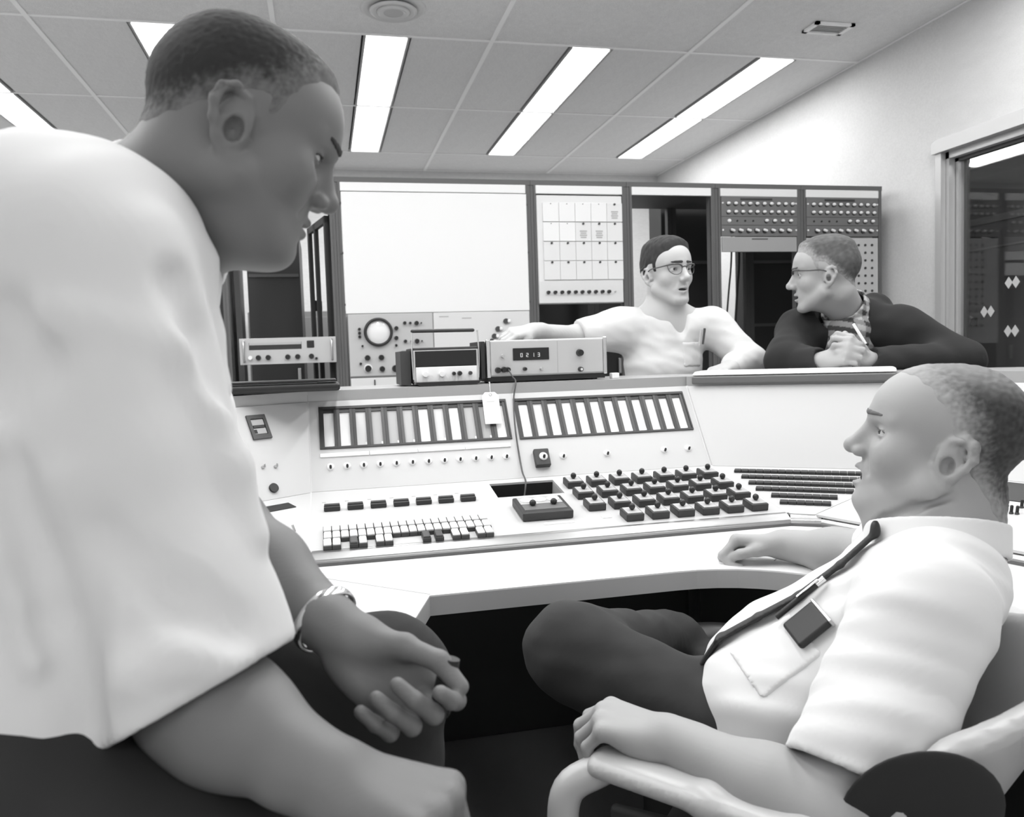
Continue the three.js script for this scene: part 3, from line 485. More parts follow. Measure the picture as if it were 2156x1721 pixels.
{
  const K = SR.F.K, P = SR.F.M, t = SR.t;
  on(K, 'slot', rbox(0.5, 0.128, 0.003, 0.001, 1), M.black, t, 0.5, 0.338, 0.0005);
  for (const [u, v] of [[0.2998, 0.2361], [0.331, 0.2376], [0.3623, 0.2396], [0.331, 0.1964], [0.3628, 0.1949], [0.3742, 0.1964], [0.394, 0.238], [0.41, 0.196]]) { const b = on(K, 'toggle', cylZ(0.004, 0.005, 0.005, 12), M.bezelSide, t, u, v, 0.002); part('lever', new THREE.CapsuleGeometry(0.0035, 0.011, 4, 8).rotateX(1.2), M.knob, b, V(0, 0.003, 0.008)); }
  on(P, 'indicator', rbox(0.03, 0.03, 0.008, 0.002, 1), M.bezel, t, 0.152, 0.246, 0.003);
  on(P, 'knob', cylZ(0.012, 0.014, 0.026, 20), M.knobWhite, t, 0.205, 0.236, 0.013);
  on(P, 'knob', cylZ(0.008, 0.01, 0.016, 20), M.knob, t, 0.19, 0.17, 0.008);
  on(P, 'push_button', rbox(0.018, 0.018, 0.012, 0.003), M.keyWhite, t, 0.236, 0.087, 0.006);
}
// ---- worktop and metal rail following all five units
{
  const d2 = V(Math.cos(2 * A36), 0, Math.sin(2 * A36));
  const B1 = V(XMID + 0.575, 0, -1.775), B2 = V(XMID + 0.632, 0, -1.737), B3 = B2.clone().addScaledVector(d2, 1.22);
  const mir = (v) => V(2 * XMID - v.x, v.y, v.z), line = [mir(B3), mir(B2), mir(B1), B1, B2, B3];
  const F1 = V(XMID + 0.36, 0, -1.485), F2 = F1.clone().addScaledVector(d2, 1.05);
  const inner = [mir(F2), mir(F1), F1, F2];
  const outl = [...line.map((p) => [p.x, -(p.z - 0.02)]), ...inner.slice().reverse().map((p) => [p.x, -p.z])];
  // round the two concave front corners
  const rounded = []; for (let i = 0; i < outl.length; i++) {
    const p = outl[i], a = outl[(i + outl.length - 1) % outl.length], b = outl[(i + 1) % outl.length];
    if (i === 7) { const q = (t) => { const r = 0.28; const A = [p[0] + (a[0] - p[0]) / Math.hypot(a[0] - p[0], a[1] - p[1]) * r, p[1] + (a[1] - p[1]) / Math.hypot(a[0] - p[0], a[1] - p[1]) * r], C = [p[0] + (b[0] - p[0]) / Math.hypot(b[0] - p[0], b[1] - p[1]) * r * 0.8, p[1] + (b[1] - p[1]) / Math.hypot(b[0] - p[0], b[1] - p[1]) * r * 0.8]; return [0, 1].map((k) => (1 - t) * (1 - t) * A[k] + 2 * t * (1 - t) * p[k] + t * t * C[k]); }; for (let t = 0; t <= 1.001; t += 0.1) rounded.push(q(t)); } else rounded.push(p);
  }
  const wt = thing('worktop', 'white polygonal worktop running in front of the console units', 'worktop', V(0, 0.74, 0));
  const top = part('top', plate(rounded, 0.003), M.top, wt); top.rotation.x = -Math.PI / 2;
  const core = part('edge_band', plate(rounded, 0.036), M.edge, wt, V(0, -0.003, 0)); core.rotation.x = -Math.PI / 2; core.userData.label = 'grey edge band of the worktop';
  for (const s of [-1, 1]) {
    const a = V(XMID + s * 0.565, 0.0004, -1.69), b = V(XMID + s * 0.358, 0.0004, -1.492), l = a.distanceTo(b), mm = a.clone().add(b).multiplyScalar(0.5);
    const o = part('joint', box(l, 0.0008, 0.0022), M.panelGrey, wt, mm); o.rotation.y = Math.atan2(-(b.z - a.z), b.x - a.x);
  }
  for (const [x, z] of [[-0.28, -1.25], [1.34, -1.25]]) part('bracket', box(0.04, 0.69, 0.3), M.black, wt, V(x, -0.395, z));
  const rl = thing('edge_rail', 'brushed metal rail along the front edge of the console panels', 'rail', V(0, 0, 0));
  for (let i = 0; i + 1 < line.length; i++) {
    const a = line[i], b = line[i + 1], l = a.distanceTo(b), mm = a.clone().add(b).multiplyScalar(0.5);
    const prof = new THREE.Shape([[0, 0], [0, 0.010], [0.004, 0.016], [0.018, 0.026], [0.030, 0.029], [0.040, 0.0285], [0.044, 0.02], [0.044, 0]].map((p) => new THREE.Vector2(p[0], p[1])));
    const g = new THREE.ExtrudeGeometry(prof, { depth: l + 0.004, bevelEnabled: false }); g.translate(0, 0, -l / 2 - 0.002);
    const o = part('rail_length', toCreasedNormals(g, 0.6), M.rail, rl, V(mm.x, 0.7402, mm.z));
    for (const [dx, dy, w, hgt] of [[0.0025, 0.0035, 0.0055, 0.007], [0.0425, 0.0245, 0.005, 0.0105]]) { const gk = part('groove_shade', box(w, hgt, +(l + 0.002).toFixed(4)), M.groove_shade, o, V(dx, dy, 0)); }  // dark strips stand in for shade in the rail profile grooves
    const dir = b.clone().sub(a).normalize(), bk = V(dir.z, 0, -dir.x);
    o.quaternion.setFromRotationMatrix(new THREE.Matrix4().makeBasis(bk, V(0, 1, 0), bk.clone().cross(V(0, 1, 0))));
  }
}
{ // slab cushion on the right wedge ledge, its front edge hanging over the lip
  const T = WR.F.T, w = 0.585, d = 0.2, r = 0.02, x0 = -0.352;
  const t = thing('ledge_pad', 'long white rounded pad lying on the right console ledge', 'pad', V(0, 0, 0));
  const f = (x, y, z) => { const p = V(x, y, z).sub(T.o), u = p.dot(T.ex) - x0, v = p.dot(T.ey) + 0.026, h = p.y, crown = 0.004 + 0.010 * sstep(0, 0.06, v) ; const qx = Math.abs(u - w / 2) - w / 2 + r, qy = Math.abs(v - d / 2) - d / 2 + r; const o = Math.hypot(Math.max(qx, 0), Math.max(qy, 0)) + Math.min(Math.max(qx, qy), 0) - r; return smax(smax(o, h - crown, 0.006), 0.0006 - h, 0.001); };
  blob('cover', f, [[...around([T.at(x0, -0.03, 0), T.at(x0 + w, -0.03, 0), T.at(x0, d, 0.02), T.at(x0 + w, d, 0.02)], 0.02), 0.004, 2]], M.top, t);
  part('edge_band', new RoundedBoxGeometry(w - 0.004, 0.011, 0.024, 3, 0.005), mat(0.13, 0.5), t, T.at(x0 + w / 2, -0.0202, -0.0125), T.q);
}

// ---------------------------------------------------------------- equipment racks
const ZR = -4.22, RH = 2.112;
{
  const bays = [['left open', -0.47, 0.09, ], ['wide', 0.09, 1.108], ['switch', 1.108, 1.65], ['open', 1.65, 2.178], ['lamp', 2.178, 2.715], ['end', 2.715, 3.25]];
  const labels = ['open grey equipment rack bay left of the white board', 'wide grey equipment rack bay holding the white board and oscilloscope', 'grey equipment rack bay holding the white plate module', 'grey open rack bay with a dark cabinet visible through it', 'grey rack bay with lamp rows left of the end bay', 'grey end rack bay next to the right wall'];
  const halfPost = 0.028;
  bays.forEach(([n, x0, x1], i) => {
    const t = thing('equipment_rack', labels[i], 'rack', V((x0 + x1) / 2, 0, ZR), 'row of equipment racks');
    const w = x1 - x0, hw = w / 2 - 0.0008;
    for (const s of [-1, 1]) {
      const e = (i === 5 && s > 0) ? 0.026 : halfPost, a = s < 0 ? -hw : hw - e, b = s < 0 ? -hw + e : hw;
      part('post', merge([bx(a, b, 0, RH - 0.026, -0.05, 0), bx(a + (s < 0 ? e - 0.012 : 0), b - (s > 0 ? e - 0.012 : 0), 0.05, RH - 0.026, -0.006, 0.006)]), M.rack, t);
      part('rear_post', bx(a, b, 0, RH - 0.026, -0.62, -0.58), M.rackDark, t);
      part('side_rail', bx(a, a + 0.02 * Math.sign(b - a), 0.02, 0.08, -0.58, -0.05), M.rackDark, t);
    }
    part('top_beam', bx(-hw, hw, RH - 0.026, RH, -0.63, 0.004), M.rack, t);
    part('base', bx(-hw + halfPost, hw - halfPost, 0, 0.1, -0.6, -0.01), M.rackDark, t);
    if (i > 0) { const h = part('header_panel', rbox(+(w - 2 * halfPost).toFixed(4), 0.044, 0.012, 0.003), i >= 4 ? M.panel : M.white, t, V(0, 2.063, 0.004)); h.userData.label = 'white header strip'; }
  });
  // panels mounted in the racks
  const wb = thing('white_board', 'large blank white panel mounted in the wide rack bay', 'panel', V(0.601, 1.73, ZR));
  part('sheet', rbox(0.962, 0.613, 0.02, 0.004), M.white, wb, V(0, 0, 0.006));
  for (const s of [-1, 1]) for (const y of [0.25, 0, -0.26]) part('screw', cylZ(0.006, 0.006, 0.006, 10), M.rackDark, wb, V(s * 0.482, y, 0.012));
  const pm = thing('plate_module', 'white rack module with rows of square plates and a row of ten black knobs', 'module', V(1.376, 1.75, ZR));
  part('chassis', rbox(0.478, 0.575, 0.05, 0.004), M.panel, pm, V(0, -0.006, -0.008));
  const rowsY = [1.942, 1.838, 1.735, 1.633], scr = [0, 0, 0, 0, 1];
  for (let r = 0; r < 4; r++) for (let c = 0; c < 5; c++) {
    const x = 1.209 + c * 0.0897 - 1.376 + 0.002, y = rowsY[r] - 1.75;
    const blank = (r === 0 && c < 4) || (r === 1 && c < 2);
    const p = part('plate', rbox(0.0885, 0.1, blank ? 0.012 : 0.009, 0.002, 1), blank ? M.white : M.panel, pm, V(x, y, 0.021));
    part('screw', cylZ(0.006, 0.006, 0.01, 10), M.bezel, p, V(0, 0.043, 0.005)).scale.setScalar(blank ? 0.45 : 1);
    if ((r === 0 && c === 4) || (r === 1 && (c === 2 || c === 3))) { const q = part('label_print', merge([0, 1, 2, 3].map((k) => bx(-0.02 + (k % 2) * 0.004, 0.02 - (k % 2) * 0.004, 0.012 - k * 0.011, 0.019 - k * 0.011, 0, 0.001))), M.panelGrey, p, V(0, -0.012, 0.0048)); q.userData.label = 'blurred grey printing'; }
  }
  part('knob_panel', rbox(0.476, 0.12, 0.02, 0.003), M.instrLight, pm, V(-0.002, -0.231, 0.012));
  for (let k = 0; k < 10; k++) part('knob', cylZ(0.0085, 0.0105, 0.018, 16), M.knob, pm, V(1.186 + k * 0.038 - 1.376, 1.517 - 1.75, 0.03));
  part('knob', cylZ(0.004, 0.004, 0.012, 12), M.panelGrey, pm, V(1.565 - 1.376, -0.233, 0.026));
  // lamp panels
  const lampPanel = (x0, x1, label, spot) => {
    const cx = (x0 + x1) / 2, t = thing('lamp_panel', label, 'panel', V(cx, 1.93, ZR)), w = x1 - x0;
    part('face', rbox(w, 0.224, 0.018, 0.003), M.greyFace, t, V(0, 0, 0.004));
    for (const y of [-0.002, -0.05]) part('joint', box(w, 0.002, 0.004), M.black, t, V(0, y, 0.012));
    part('name_strip', box(w * 0.42, 0.012, 0.003), M.bezel, t, V(-0.02, 0.095, 0.013));
    const lens = new THREE.SphereGeometry(0.0105, 14, 8).scale(1.15, 0.85, 0.8);
    const lamp = (x, y) => { const o = part('lamp', cylZ(0.0125, 0.0125, 0.006, 14), M.bezel, t, V(x - cx, y - 1.93, 0.015)); part('lens', lens, M.lampWhite, o, V(0, 0.002, 0.005)); };
    const a = x0 + 0.042, b = x1 - 0.031;
    for (let k = 0; k < 10; k++) { lamp(a + (b - a) * k / 9, 1.999); lamp(a + (b - a) * k / 9, 1.953); }
    for (let k = 0; k < 4; k++) { lamp(x0 + 0.278 + k * 0.0512, 1.904); if (spot && k === 0) part('lit_lamp', new THREE.SphereGeometry(0.011, 14, 10), M.keyWhite, t, V(x0 + 0.047 - cx, 1.904 - 1.93, 0.015)); else part('jack', cylZ(0.0055, 0.0055, 0.008, 12), M.black, t, V(x0 + 0.047 + k * 0.0495 - cx, 1.904 - 1.93, 0.012)); }
    for (let k = 0; k < 8; k++) { const x = x0 + 0.064 + k * 0.0507; const o = part('lever_switch', cylZ(0.014, 0.014, 0.006, 16), M.bezel, t, V(x - cx, 1.849 - 1.93, 0.015)); part('lever', new THREE.CapsuleGeometry(0.0075, 0.014, 4, 10).rotateZ(1.25), M.lampWhite, o, V(0, 0.002, 0.009)); }
    for (const x of [-w / 2 + 0.008, w / 2 - 0.008]) for (const y of [2.003, 1.853]) part('screw', cylZ(0.005, 0.005, 0.004, 10), M.lampWhite, t, V(x, y - 1.93, 0.014));
  };
  lampPanel(2.209, 2.683, 'dark panel of small lamps left of the end rack bay', true);
  lampPanel(2.745, 3.217, 'dark panel of small lamps in the end rack bay', false);
  const bp = thing('blank_panel', 'plain mid-grey blank panel under the lamp rows', 'panel', V(2.446, 1.773, ZR));
  part('sheet', rbox(0.47, 0.084, 0.012, 0.003), mat(0.3, 0.5), bp, V(0, 0, 0.006));
  part('name_print', box(0.1, 0.006, 0.001), M.bezelSide, bp, V(0, 0.03, 0.0125));
  const jp = thing('jack_panel', 'light grey jack panel with small holes behind the man in the cardigan', 'panel', V(2.98, 1.49, ZR));
  part('sheet', rbox(0.472, 0.64, 0.012, 0.003), M.panelGrey, jp, V(0, 0, 0.006));
  for (let r = 0; r < 12; r++) for (let c = 0; c < 8; c++) part('jack', cylZ(0.0075, 0.0075, 0.004, 10), M.bezel, jp, V(3.174 - c * 0.045 - 2.98, 1.768 - r * 0.0445 - 1.49, 0.013));
  // oscilloscope
  const os = thing('oscilloscope', 'grey rack oscilloscope with a round white screen', 'oscilloscope', V(0.345, 1.26, ZR));
  { const s = [[0.129, 1.421], [0.56, 1.421], [0.56, 1.228], [0.392, 1.228], [0.392, 1.105], [0.129, 1.105]].map(([x, y]) => [x - 0.345, y - 1.26]);
    part('front_panel', plate(s, 0.012, [], 0.002), M.instr, os, V(0, 0, 0.014));
    part('case', bx(-0.2, 0.04, -0.15, 0.15, -0.4, 0), M.rackDark, os);
    part('screen_bezel', new THREE.LatheGeometry([[0.058, 0], [0.06, 0.022], [0.068, 0.024], [0.073, 0.016], [0.074, 0]].map((p) => new THREE.Vector2(...p)), 48).rotateX(Math.PI / 2), M.bezel, os, V(0.279 - 0.345, 1.328 - 1.26, 0.013));
    part('screen', new THREE.SphereGeometry(0.2, 32, 12, 0, Math.PI * 2, 0, 0.305).rotateX(Math.PI / 2), M.crt, os, V(0.279 - 0.345, 1.328 - 1.26, -0.17));
    for (const [x, y, r] of [[.415, 1.372, .009], [.443, 1.371, .007], [.476, 1.37, .012], [.371, 1.346, .011], [.369, 1.296, .011], [.415, 1.278, .009], [.475, 1.277, .013], [.219, 1.198, .015], [.289, 1.198, .015], [.22, 1.143, .018], [.291, 1.139, .015], [.359, 1.139, .019], [.183, 1.169, .007], [.196, 1.259, .006], [.367, 1.258, .007], [.184, 1.345, .008], [.184, 1.325, .008], [.184, 1.306, .008], [.446, 1.278, .005], [.5, 1.37, .004], [.5, 1.277, .004]])
      part('knob', cylZ(r * 0.85, r, 0.02, 18), M.knob, os, V(x - 0.345, y - 1.26, 0.022));
    part('knob_dial', cylZ(0.021, 0.021, 0.004, 24), M.keyWhite, os, V(0.22 - 0.345, 1.146 - 1.26, 0.016)); }
  const gp = thing('switch_panel', 'plain light grey panel with a few toggles right of the oscilloscope', 'panel', V(0.82, 1.26, ZR));
  part('sheet', rbox(0.516, 0.32, 0.014, 0.003), M.instrLight, gp, V(0.003, 0.002, 0.005));
  for (const [x, y] of [[0.95, 1.37], [0.905, 1.33], [0.885, 1.292], [0.87, 1.265]]) { const o = part('toggle', cylZ(0.014, 0.014, 0.012, 14), M.bezelSide, gp, V(x - 0.82, y - 1.26, 0.016)); part('cap', rbox(0.016, 0.016, 0.012, 0.004), M.keyWhite, o, V(0.016, 0, 0.006)); }
  for (const [x, y] of [[0.62, 1.40], [0.74, 1.39], [0.63, 1.33]]) part('name_print', box(0.05, 0.006, 0.001), M.panelGrey, gp, V(x - 0.82, y - 1.26, 0.0125));
  const lo = thing('low_module', 'light lower rack panel under the oscilloscope', 'panel', V(0.3, 1.045, ZR));
  part('sheet', rbox(0.34, 0.1, 0.014, 0.003), M.instrLight, lo, V(0, 0, 0.005)); part('divider', box(0.006, 0.08, 0.006), M.rackDark, lo, V(-0.05, 0, 0.014));
  // rack-mounted slotted unit in the left bay
  const lu = thing('slotted_unit', 'light grey rack unit with a long dark slot and row of black knobs', 'rack unit', V(-0.169, 1.2465, ZR));
  part('front_panel', rbox(0.466, 0.13, 0.012, 0.002), M.instr, lu, V(0, 0, 0.012));
  part('case', bx(-0.21, 0.21, -0.06, 0.06, -0.35, 0.005), M.rackDark, lu);
  part('slot', rbox(0.252, 0.036, 0.004, 0.001, 1), M.bezel, lu, V(-0.062, 0.026, 0.018)); part('slot_lip', rbox(0.25, 0.014, 0.006, 0.002, 1), M.panelGrey, lu, V(-0.062, 0.037, 0.02));
  part('meter', rbox(0.036, 0.036, 0.006, 0.006), M.black, lu, V(0.108, 0.03, 0.019));
  for (const [x, r, w] of [[-.353, .011, 1], [-.315, .0135, 0], [-.268, .0135, 0], [-.174, .0135, 0], [-.126, .0135, 0], [-.059, .0135, 0], [-.035, .007, 0]]) part('knob', cylZ(r * 0.85, r, 0.018, 18), w ? M.keyWhite : M.knob, lu, V(x + 0.169, (r < 0.01 ? -0.043 : -0.031), 0.026));
  for (const s of [-1, 1]) { part('handle', tube([V(s * 0.212, -0.05, 0.016), V(s * 0.212, -0.045, 0.04), V(s * 0.212, 0.045, 0.04), V(s * 0.212, 0.05, 0.016)], 0.006, 8), M.steel, lu); }
  // open glazed door at the back of the left bay
  const dr = thing('rack_door', 'narrow dark-framed glazed door standing ajar behind the left rack bay', 'door', V(0.055, 0, -4.29));
  { const L = 0.43, y1 = 1.93, y0 = 0.1;
    part('frame', merge([bx(0, 0.03, y0, y1, -0.02, 0), bx(L - 0.035, L, y0, y1, -0.02, 0), bx(0, L, y1 - 0.035, y1, -0.02, 0), bx(0, L, y0, y0 + 0.035, -0.02, 0), bx(L * 0.55, L * 0.55 + 0.03, y0, y1, -0.02, 0)]), M.bezel, dr);
    part('handle', rbox(0.02, 0.06, 0.05, 0.006), M.black, dr, V(L - 0.02, 1.5, 0.015)); dr.rotation.y = 1.79; }
  // dark cabinets behind the racks and a grey cupboard with bare wall above it
  const cab = (x0, x1, z0, z1, h, label, group) => {
    const t = thing('dark_cabinet', label, 'cabinet', V((x0 + x1) / 2, 0, (z0 + z1) / 2)), w = x1 - x0, d = z1 - z0;
    part('body', rbox(w, h, d, 0.006), M.darkCab, t, V(0, h / 2, 0));
    for (let k = 0; k < 4; k++) part('shelf_edge', box(w * 0.94, 0.02, 0.01), M.bezelSide, t, V(0, 0.5 + k * 0.42, d / 2 + 0.004));
    part('door_handle', rbox(0.02, 0.1, 0.02, 0.004), M.steel, t, V(w * 0.4, 1.1, d / 2 + 0.012));
    return t;
  };
  cab(-0.46, -0.125, -6.4, -5.55, 2.05, 'tall black cabinet behind the open left rack bay');
  cab(-1.4, -0.56, -6.4, -5.55, 2.05, 'tall black cabinet behind the standing man');
  cab(2.17, 2.58, -5.15, -4.95, 2.16, 'tall black cabinet seen through the open bay');
  cab(2.80, 3.3, -5.15, -4.95, 2.16, 'tall black cabinet behind the end rack bays');
  cab(1.15, 1.96, -5.5, -5.0, 1.66, 'low black cabinet behind the plate module');
  const gc = thing('grey_cupboard', 'low mid-grey cupboard against the back wall behind the left bay', 'cupboard', V(0.2, 0, -7.35));
  part('body', rbox(1.6, 1.62, 0.5, 0.006), mat(0.2, 0.6), gc, V(0, 0.81, 0)); part('door', rbox(0.78, 1.5, 0.02, 0.004), mat(0.2, 0.6), gc, V(-0.4, 0.82, 0.26)); part('door', rbox(0.78, 1.5, 0.02, 0.004), mat(0.2, 0.6), gc, V(0.4, 0.82, 0.26));
  const hc = thing('hanging_cable', 'thinner black cable hanging in the white gap below the lamp panel', 'cable', V(2.60, 1.42, -4.83)); part('cord', tube([V(0.01, 0.668, 0), V(0, 0.33, 0), V(-0.03, 0.1, 0.01), V(-0.04, -0.1, 0), V(-0.02, -0.38, 0)], 0.006), M.black, hc); part('plug', cyl(0.011, 0.009, 0.04, 10), M.black, hc, V(-0.02, -0.39, 0));
  const hc2 = thing('hanging_cable', 'thicker black cable hanging beside the dark cabinet below the lamp panel', 'cable', V(2.655, 1.42, -4.83)); part('cord', tube([V(0.0, 0.668, 0), V(0, 0.32, 0), V(-0.02, 0.15, 0.01), V(-0.04, -0.2, 0), V(-0.05, -0.36, 0.012)], 0.008), M.black, hc2); part('plug', cyl(0.013, 0.011, 0.045, 10), M.black, hc2, V(-0.05, -0.37, 0.012));
}

// ---------------------------------------------------------------- instruments standing on the ledge
{
  const z = -2.45, y0 = YL;
  const ct = thing('digital_counter', 'grey bench counter with a black numeral window on the console ledge', 'counter', V(0.683, y0, z));
  part('case', rbox(0.388, 0.112, 0.2, 0.004), M.instr, ct, V(0, 0.076, -0.1));
  part('base', bx(-0.19, 0.19, 0.004, 0.021, -0.19, -0.004), M.black, ct);
  for (const s of [-1, 1]) { part('foot', cyl(0.012, 0.012, 0.006, 14), M.black, ct, V(s * 0.16, 0.003, -0.03)); part('foot', cyl(0.012, 0.012, 0.006, 14), M.black, ct, V(s * 0.16, 0.003, -0.16)); part('corner_rail', rbox(0.012, 0.118, 0.02, 0.003), M.chrome, ct, V(s * 0.189, 0.076, -0.004)); }
  part('side_cover', bx(-0.21, -0.198, 0.015, 0.13, -0.2, -0.01), M.bezel, ct);
  const fp = part('front_panel', plate(rect(-0.182, 0.182, -0.052, 0.052), 0.004, [], 0.001), M.instr, ct, V(0, 0.076, 0.004));
  const dw = part('display_window', rbox(0.116, 0.038, 0.003, 0.0012), M.blackGloss, ct, V(-0.054, 0.087, 0.0052));
  const seg = { 0: 'abcdef', 2: 'abged', 1: 'bc', 3: 'abgcd' };
  const sd = (ch) => merge([...seg[ch]].map((s) => { const w = 0.0065, h = 0.006, t = 0.0012; return { a: bx(-w / 2, w / 2, h - t, h, 0, 0.001), d: bx(-w / 2, w / 2, -h, -h + t, 0, 0.001), g: bx(-w / 2, w / 2, -t / 2, t / 2, 0, 0.001), b: bx(w / 2 - t, w / 2, 0, h, 0, 0.001), c: bx(w / 2 - t, w / 2, -h, 0, 0, 0.001), f: bx(-w / 2, -w / 2 + t, 0, h, 0, 0.001), e: bx(-w / 2, -w / 2 + t, -h, 0, 0, 0.001) }[s]; }));
  [...'0213'].forEach((c, i) => { const o = part('digit', sd(c), M.digit, dw, V(-0.031 + i * 0.0185, -0.003, 0.0016)); o.userData.label = 'glowing numeral ' + c; });
  part('joint', box(0.0015, 0.1, 0.001), M.panelGrey, ct, V(0.032, 0.076, 0.0045));
  for (const [x, y, r, m] of [[.538, 1.183, .006, M.panelGrey], [.522, 1.14, .0095, M.knob], [.541, 1.141, .0095, M.knob], [.553, 1.141, .008, M.knob], [.607, 1.141, .006, M.knob], [.66, 1.14, .005, M.panelGrey], [.787, 1.186, .0115, M.knob], [.788, 1.134, .008, M.bezel]]) part('knob', cylZ(r * 0.85, r, 0.016, 18), m, ct, V(x - 0.683, y - y0, 0.012));
  part('socket', cylZ(0.004, 0.004, 0.018, 14), M.instrLight, ct, V(0.105, 0.034, 0.013));
  // portable oscilloscope with a carrying handle
  const ps = thing('portable_meter', 'small instrument with a black window, white knob strip and carrying handle', 'instrument', V(0.362, y0, z));
  part('case', rbox(0.2, 0.108, 0.2, 0.004), M.bezel, ps, V(0, 0.062, -0.1));
  part('window', rbox(0.188, 0.045, 0.006, 0.002), M.blackGloss, ps, V(0, 0.082, 0.002));
  part('knob_strip', rbox(0.188, 0.046, 0.006, 0.002), M.keyWhite, ps, V(0.001, 0.034, 0.002));
  part('bezel_frame', plate(rect(-0.099, 0.099, 0.006, 0.108), 0.006, [rect(-0.094, 0.094, 0.011, 0.105)]), M.chrome, ps, V(0, 0, 0.006));
  for (const [x, r, m] of [[.297, .0095, M.keyWhite], [.347, .0095, M.keyWhite], [.384, .006, M.knob], [.402, .0075, M.knob], [.435, .006, M.bezelSide]]) part('knob', cylZ(r * 0.85, r, 0.014, 18), m, ps, V(x - 0.362, 0.035, 0.011));
  part('tilt_stand', new THREE.ExtrudeGeometry(new THREE.Shape([[-0.1, 0.012], [0.1, 0.012], [0.085, 0.001], [-0.085, 0.001]].map((p) => new THREE.Vector2(...p))), { depth: 0.22, bevelEnabled: false }), M.black, ps, V(0, 0, -0.17));
  part('handle_grip', new THREE.CapsuleGeometry(0.0055, 0.185, 4, 10).rotateZ(Math.PI / 2 - 0.005), M.bezel, ps, V(-0.006, 0.166, 0.0));
  for (const s of [-1, 1]) part('handle_wire', tube([V(s * 0.1, 0.02, 0.002), V(s * 0.1025, 0.09, 0.004), V(s * 0.1, 0.165, 0)], 0.0022, 6), M.chrome, ps);
  part('dark_side', bx(-0.135, -0.104, 0.004, 0.107, -0.2, -0.03), M.rackDark, ps);
  // blue-tag style paper label and cable hanging from the counter
  const tg = thing('paper_tag', 'white paper tag hanging from the counter over the meters', 'tag', FM.M.at(0.475, 0.232, 0.009)); tg.quaternion.copy(FM.M.q);
  const ts = new THREE.Shape(); ts.moveTo(-0.026, -0.055); ts.lineTo(0.022, -0.056); ts.lineTo(0.027, 0.04); ts.lineTo(0.017, 0.053); ts.lineTo(-0.013, 0.053); ts.lineTo(-0.023, 0.04);
  part('card', new THREE.ExtrudeGeometry(ts, { depth: 0.001, bevelEnabled: false }), M.paper, tg);
  part('eyelet', new THREE.TorusGeometry(0.004, 0.0014, 8, 16), M.panelGrey, tg, V(0.003, 0.044, 0.0012));
  part('print', box(0.024, 0.003, 0.0004), M.panelGrey, tg, V(0, 0.02, 0.0012));
  part('string', tube([V(0.003, 0.044, 0.002), V(0.003, 0.07, 0.012), V(0.006, 0.085, 0.005), V(0.012, 0.11, -0.035)], 0.0009, 5), M.paper, tg);
  const cb = thing('test_cable', 'thin twisted cable running from the counter down into the console slot', 'cable', V(0, 0, 0));
  part('cord', tube([V(0.553, 1.141, -2.432), V(0.559, 1.12, -2.41), V(0.56, 1.105, -2.372), V(0.548, 1.06, -2.352), V(0.536, 0.98, -2.298), V(0.532, 0.86, -2.212), V(0.522, 0.835, -2.13), V(0.512, 0.80, -2.11)], 0.0024, 6, 60), M.bezelSide, cb);
  // black folder on the left ledge, a sheet of paper showing under its cover
  const fo = thing('folder', 'black leather folder with a paper sheet lying on the left ledge', 'folder', V(-0.17, y0 + 0.002, -2.31));
  const fg = rbox(0.42, 0.022, 0.17, 0.009, 3); const fm = part('cover', fg, M.leather, fo, V(0, 0.013, 0)); part('paper', box(0.36, 0.003, 0.14), M.paper, fo, V(-0.03, 0.0258, -0.01)); part('flap', rbox(0.4, 0.006, 0.12, 0.0028), M.leather, fo, V(0.0, 0.031, 0.02));
  const er = thing('eraser', 'small white block on the ledge right of the counter', 'block', V(0.907, y0, -2.46)); part('block', rbox(0.024, 0.018, 0.03, 0.003), M.keyWhite, er, V(0, 0.009, 0));
  fo.rotation.y = -0.0;
}

// drape folds of the leaning man's shirt: ridge (sunk) and valley (raised off the cloth) lines
const FOLDS_L = [
  [[V(-0.188, 1.217, -0.753), V(-0.138, 1.189, -0.74), V(-0.109, 1.146, -0.733), V(-0.076, 1.095, -0.724), V(-0.05, 1.040, -0.717)], 0.012, -0.004],
  [[V(-0.150, 1.240, -0.75), V(-0.113, 1.203, -0.74), V(-0.088, 1.16, -0.73)], 0.014, 0.008],
  [[V(-0.115, 1.28, -0.83), V(-0.108, 1.21, -0.83), V(-0.098, 1.16, -0.82)], 0.012, -0.003],
  [[V(-0.25, 1.12, -0.73), V(-0.245, 1.03, -0.73), V(-0.235, 0.95, -0.73)], 0.012, -0.003],
  [[V(-0.23, 1.10, -0.73), V(-0.225, 0.98, -0.72), V(-0.21, 0.90, -0.71)], 0.013, 0.0075],
  [[V(-0.14, 0.944, -0.69), V(-0.115, 0.955, -0.68), V(-0.09, 0.946, -0.67)], 0.016, -0.004],
  [[V(-0.22, 1.23, -0.72), V(-0.20, 1.18, -0.71), V(-0.195, 1.12, -0.70)], 0.012, 0.010],
  [[V(-0.17, 1.05, -0.68), V(-0.12, 1.0, -0.67), V(-0.08, 0.97, -0.67)], 0.013, 0.008],
];
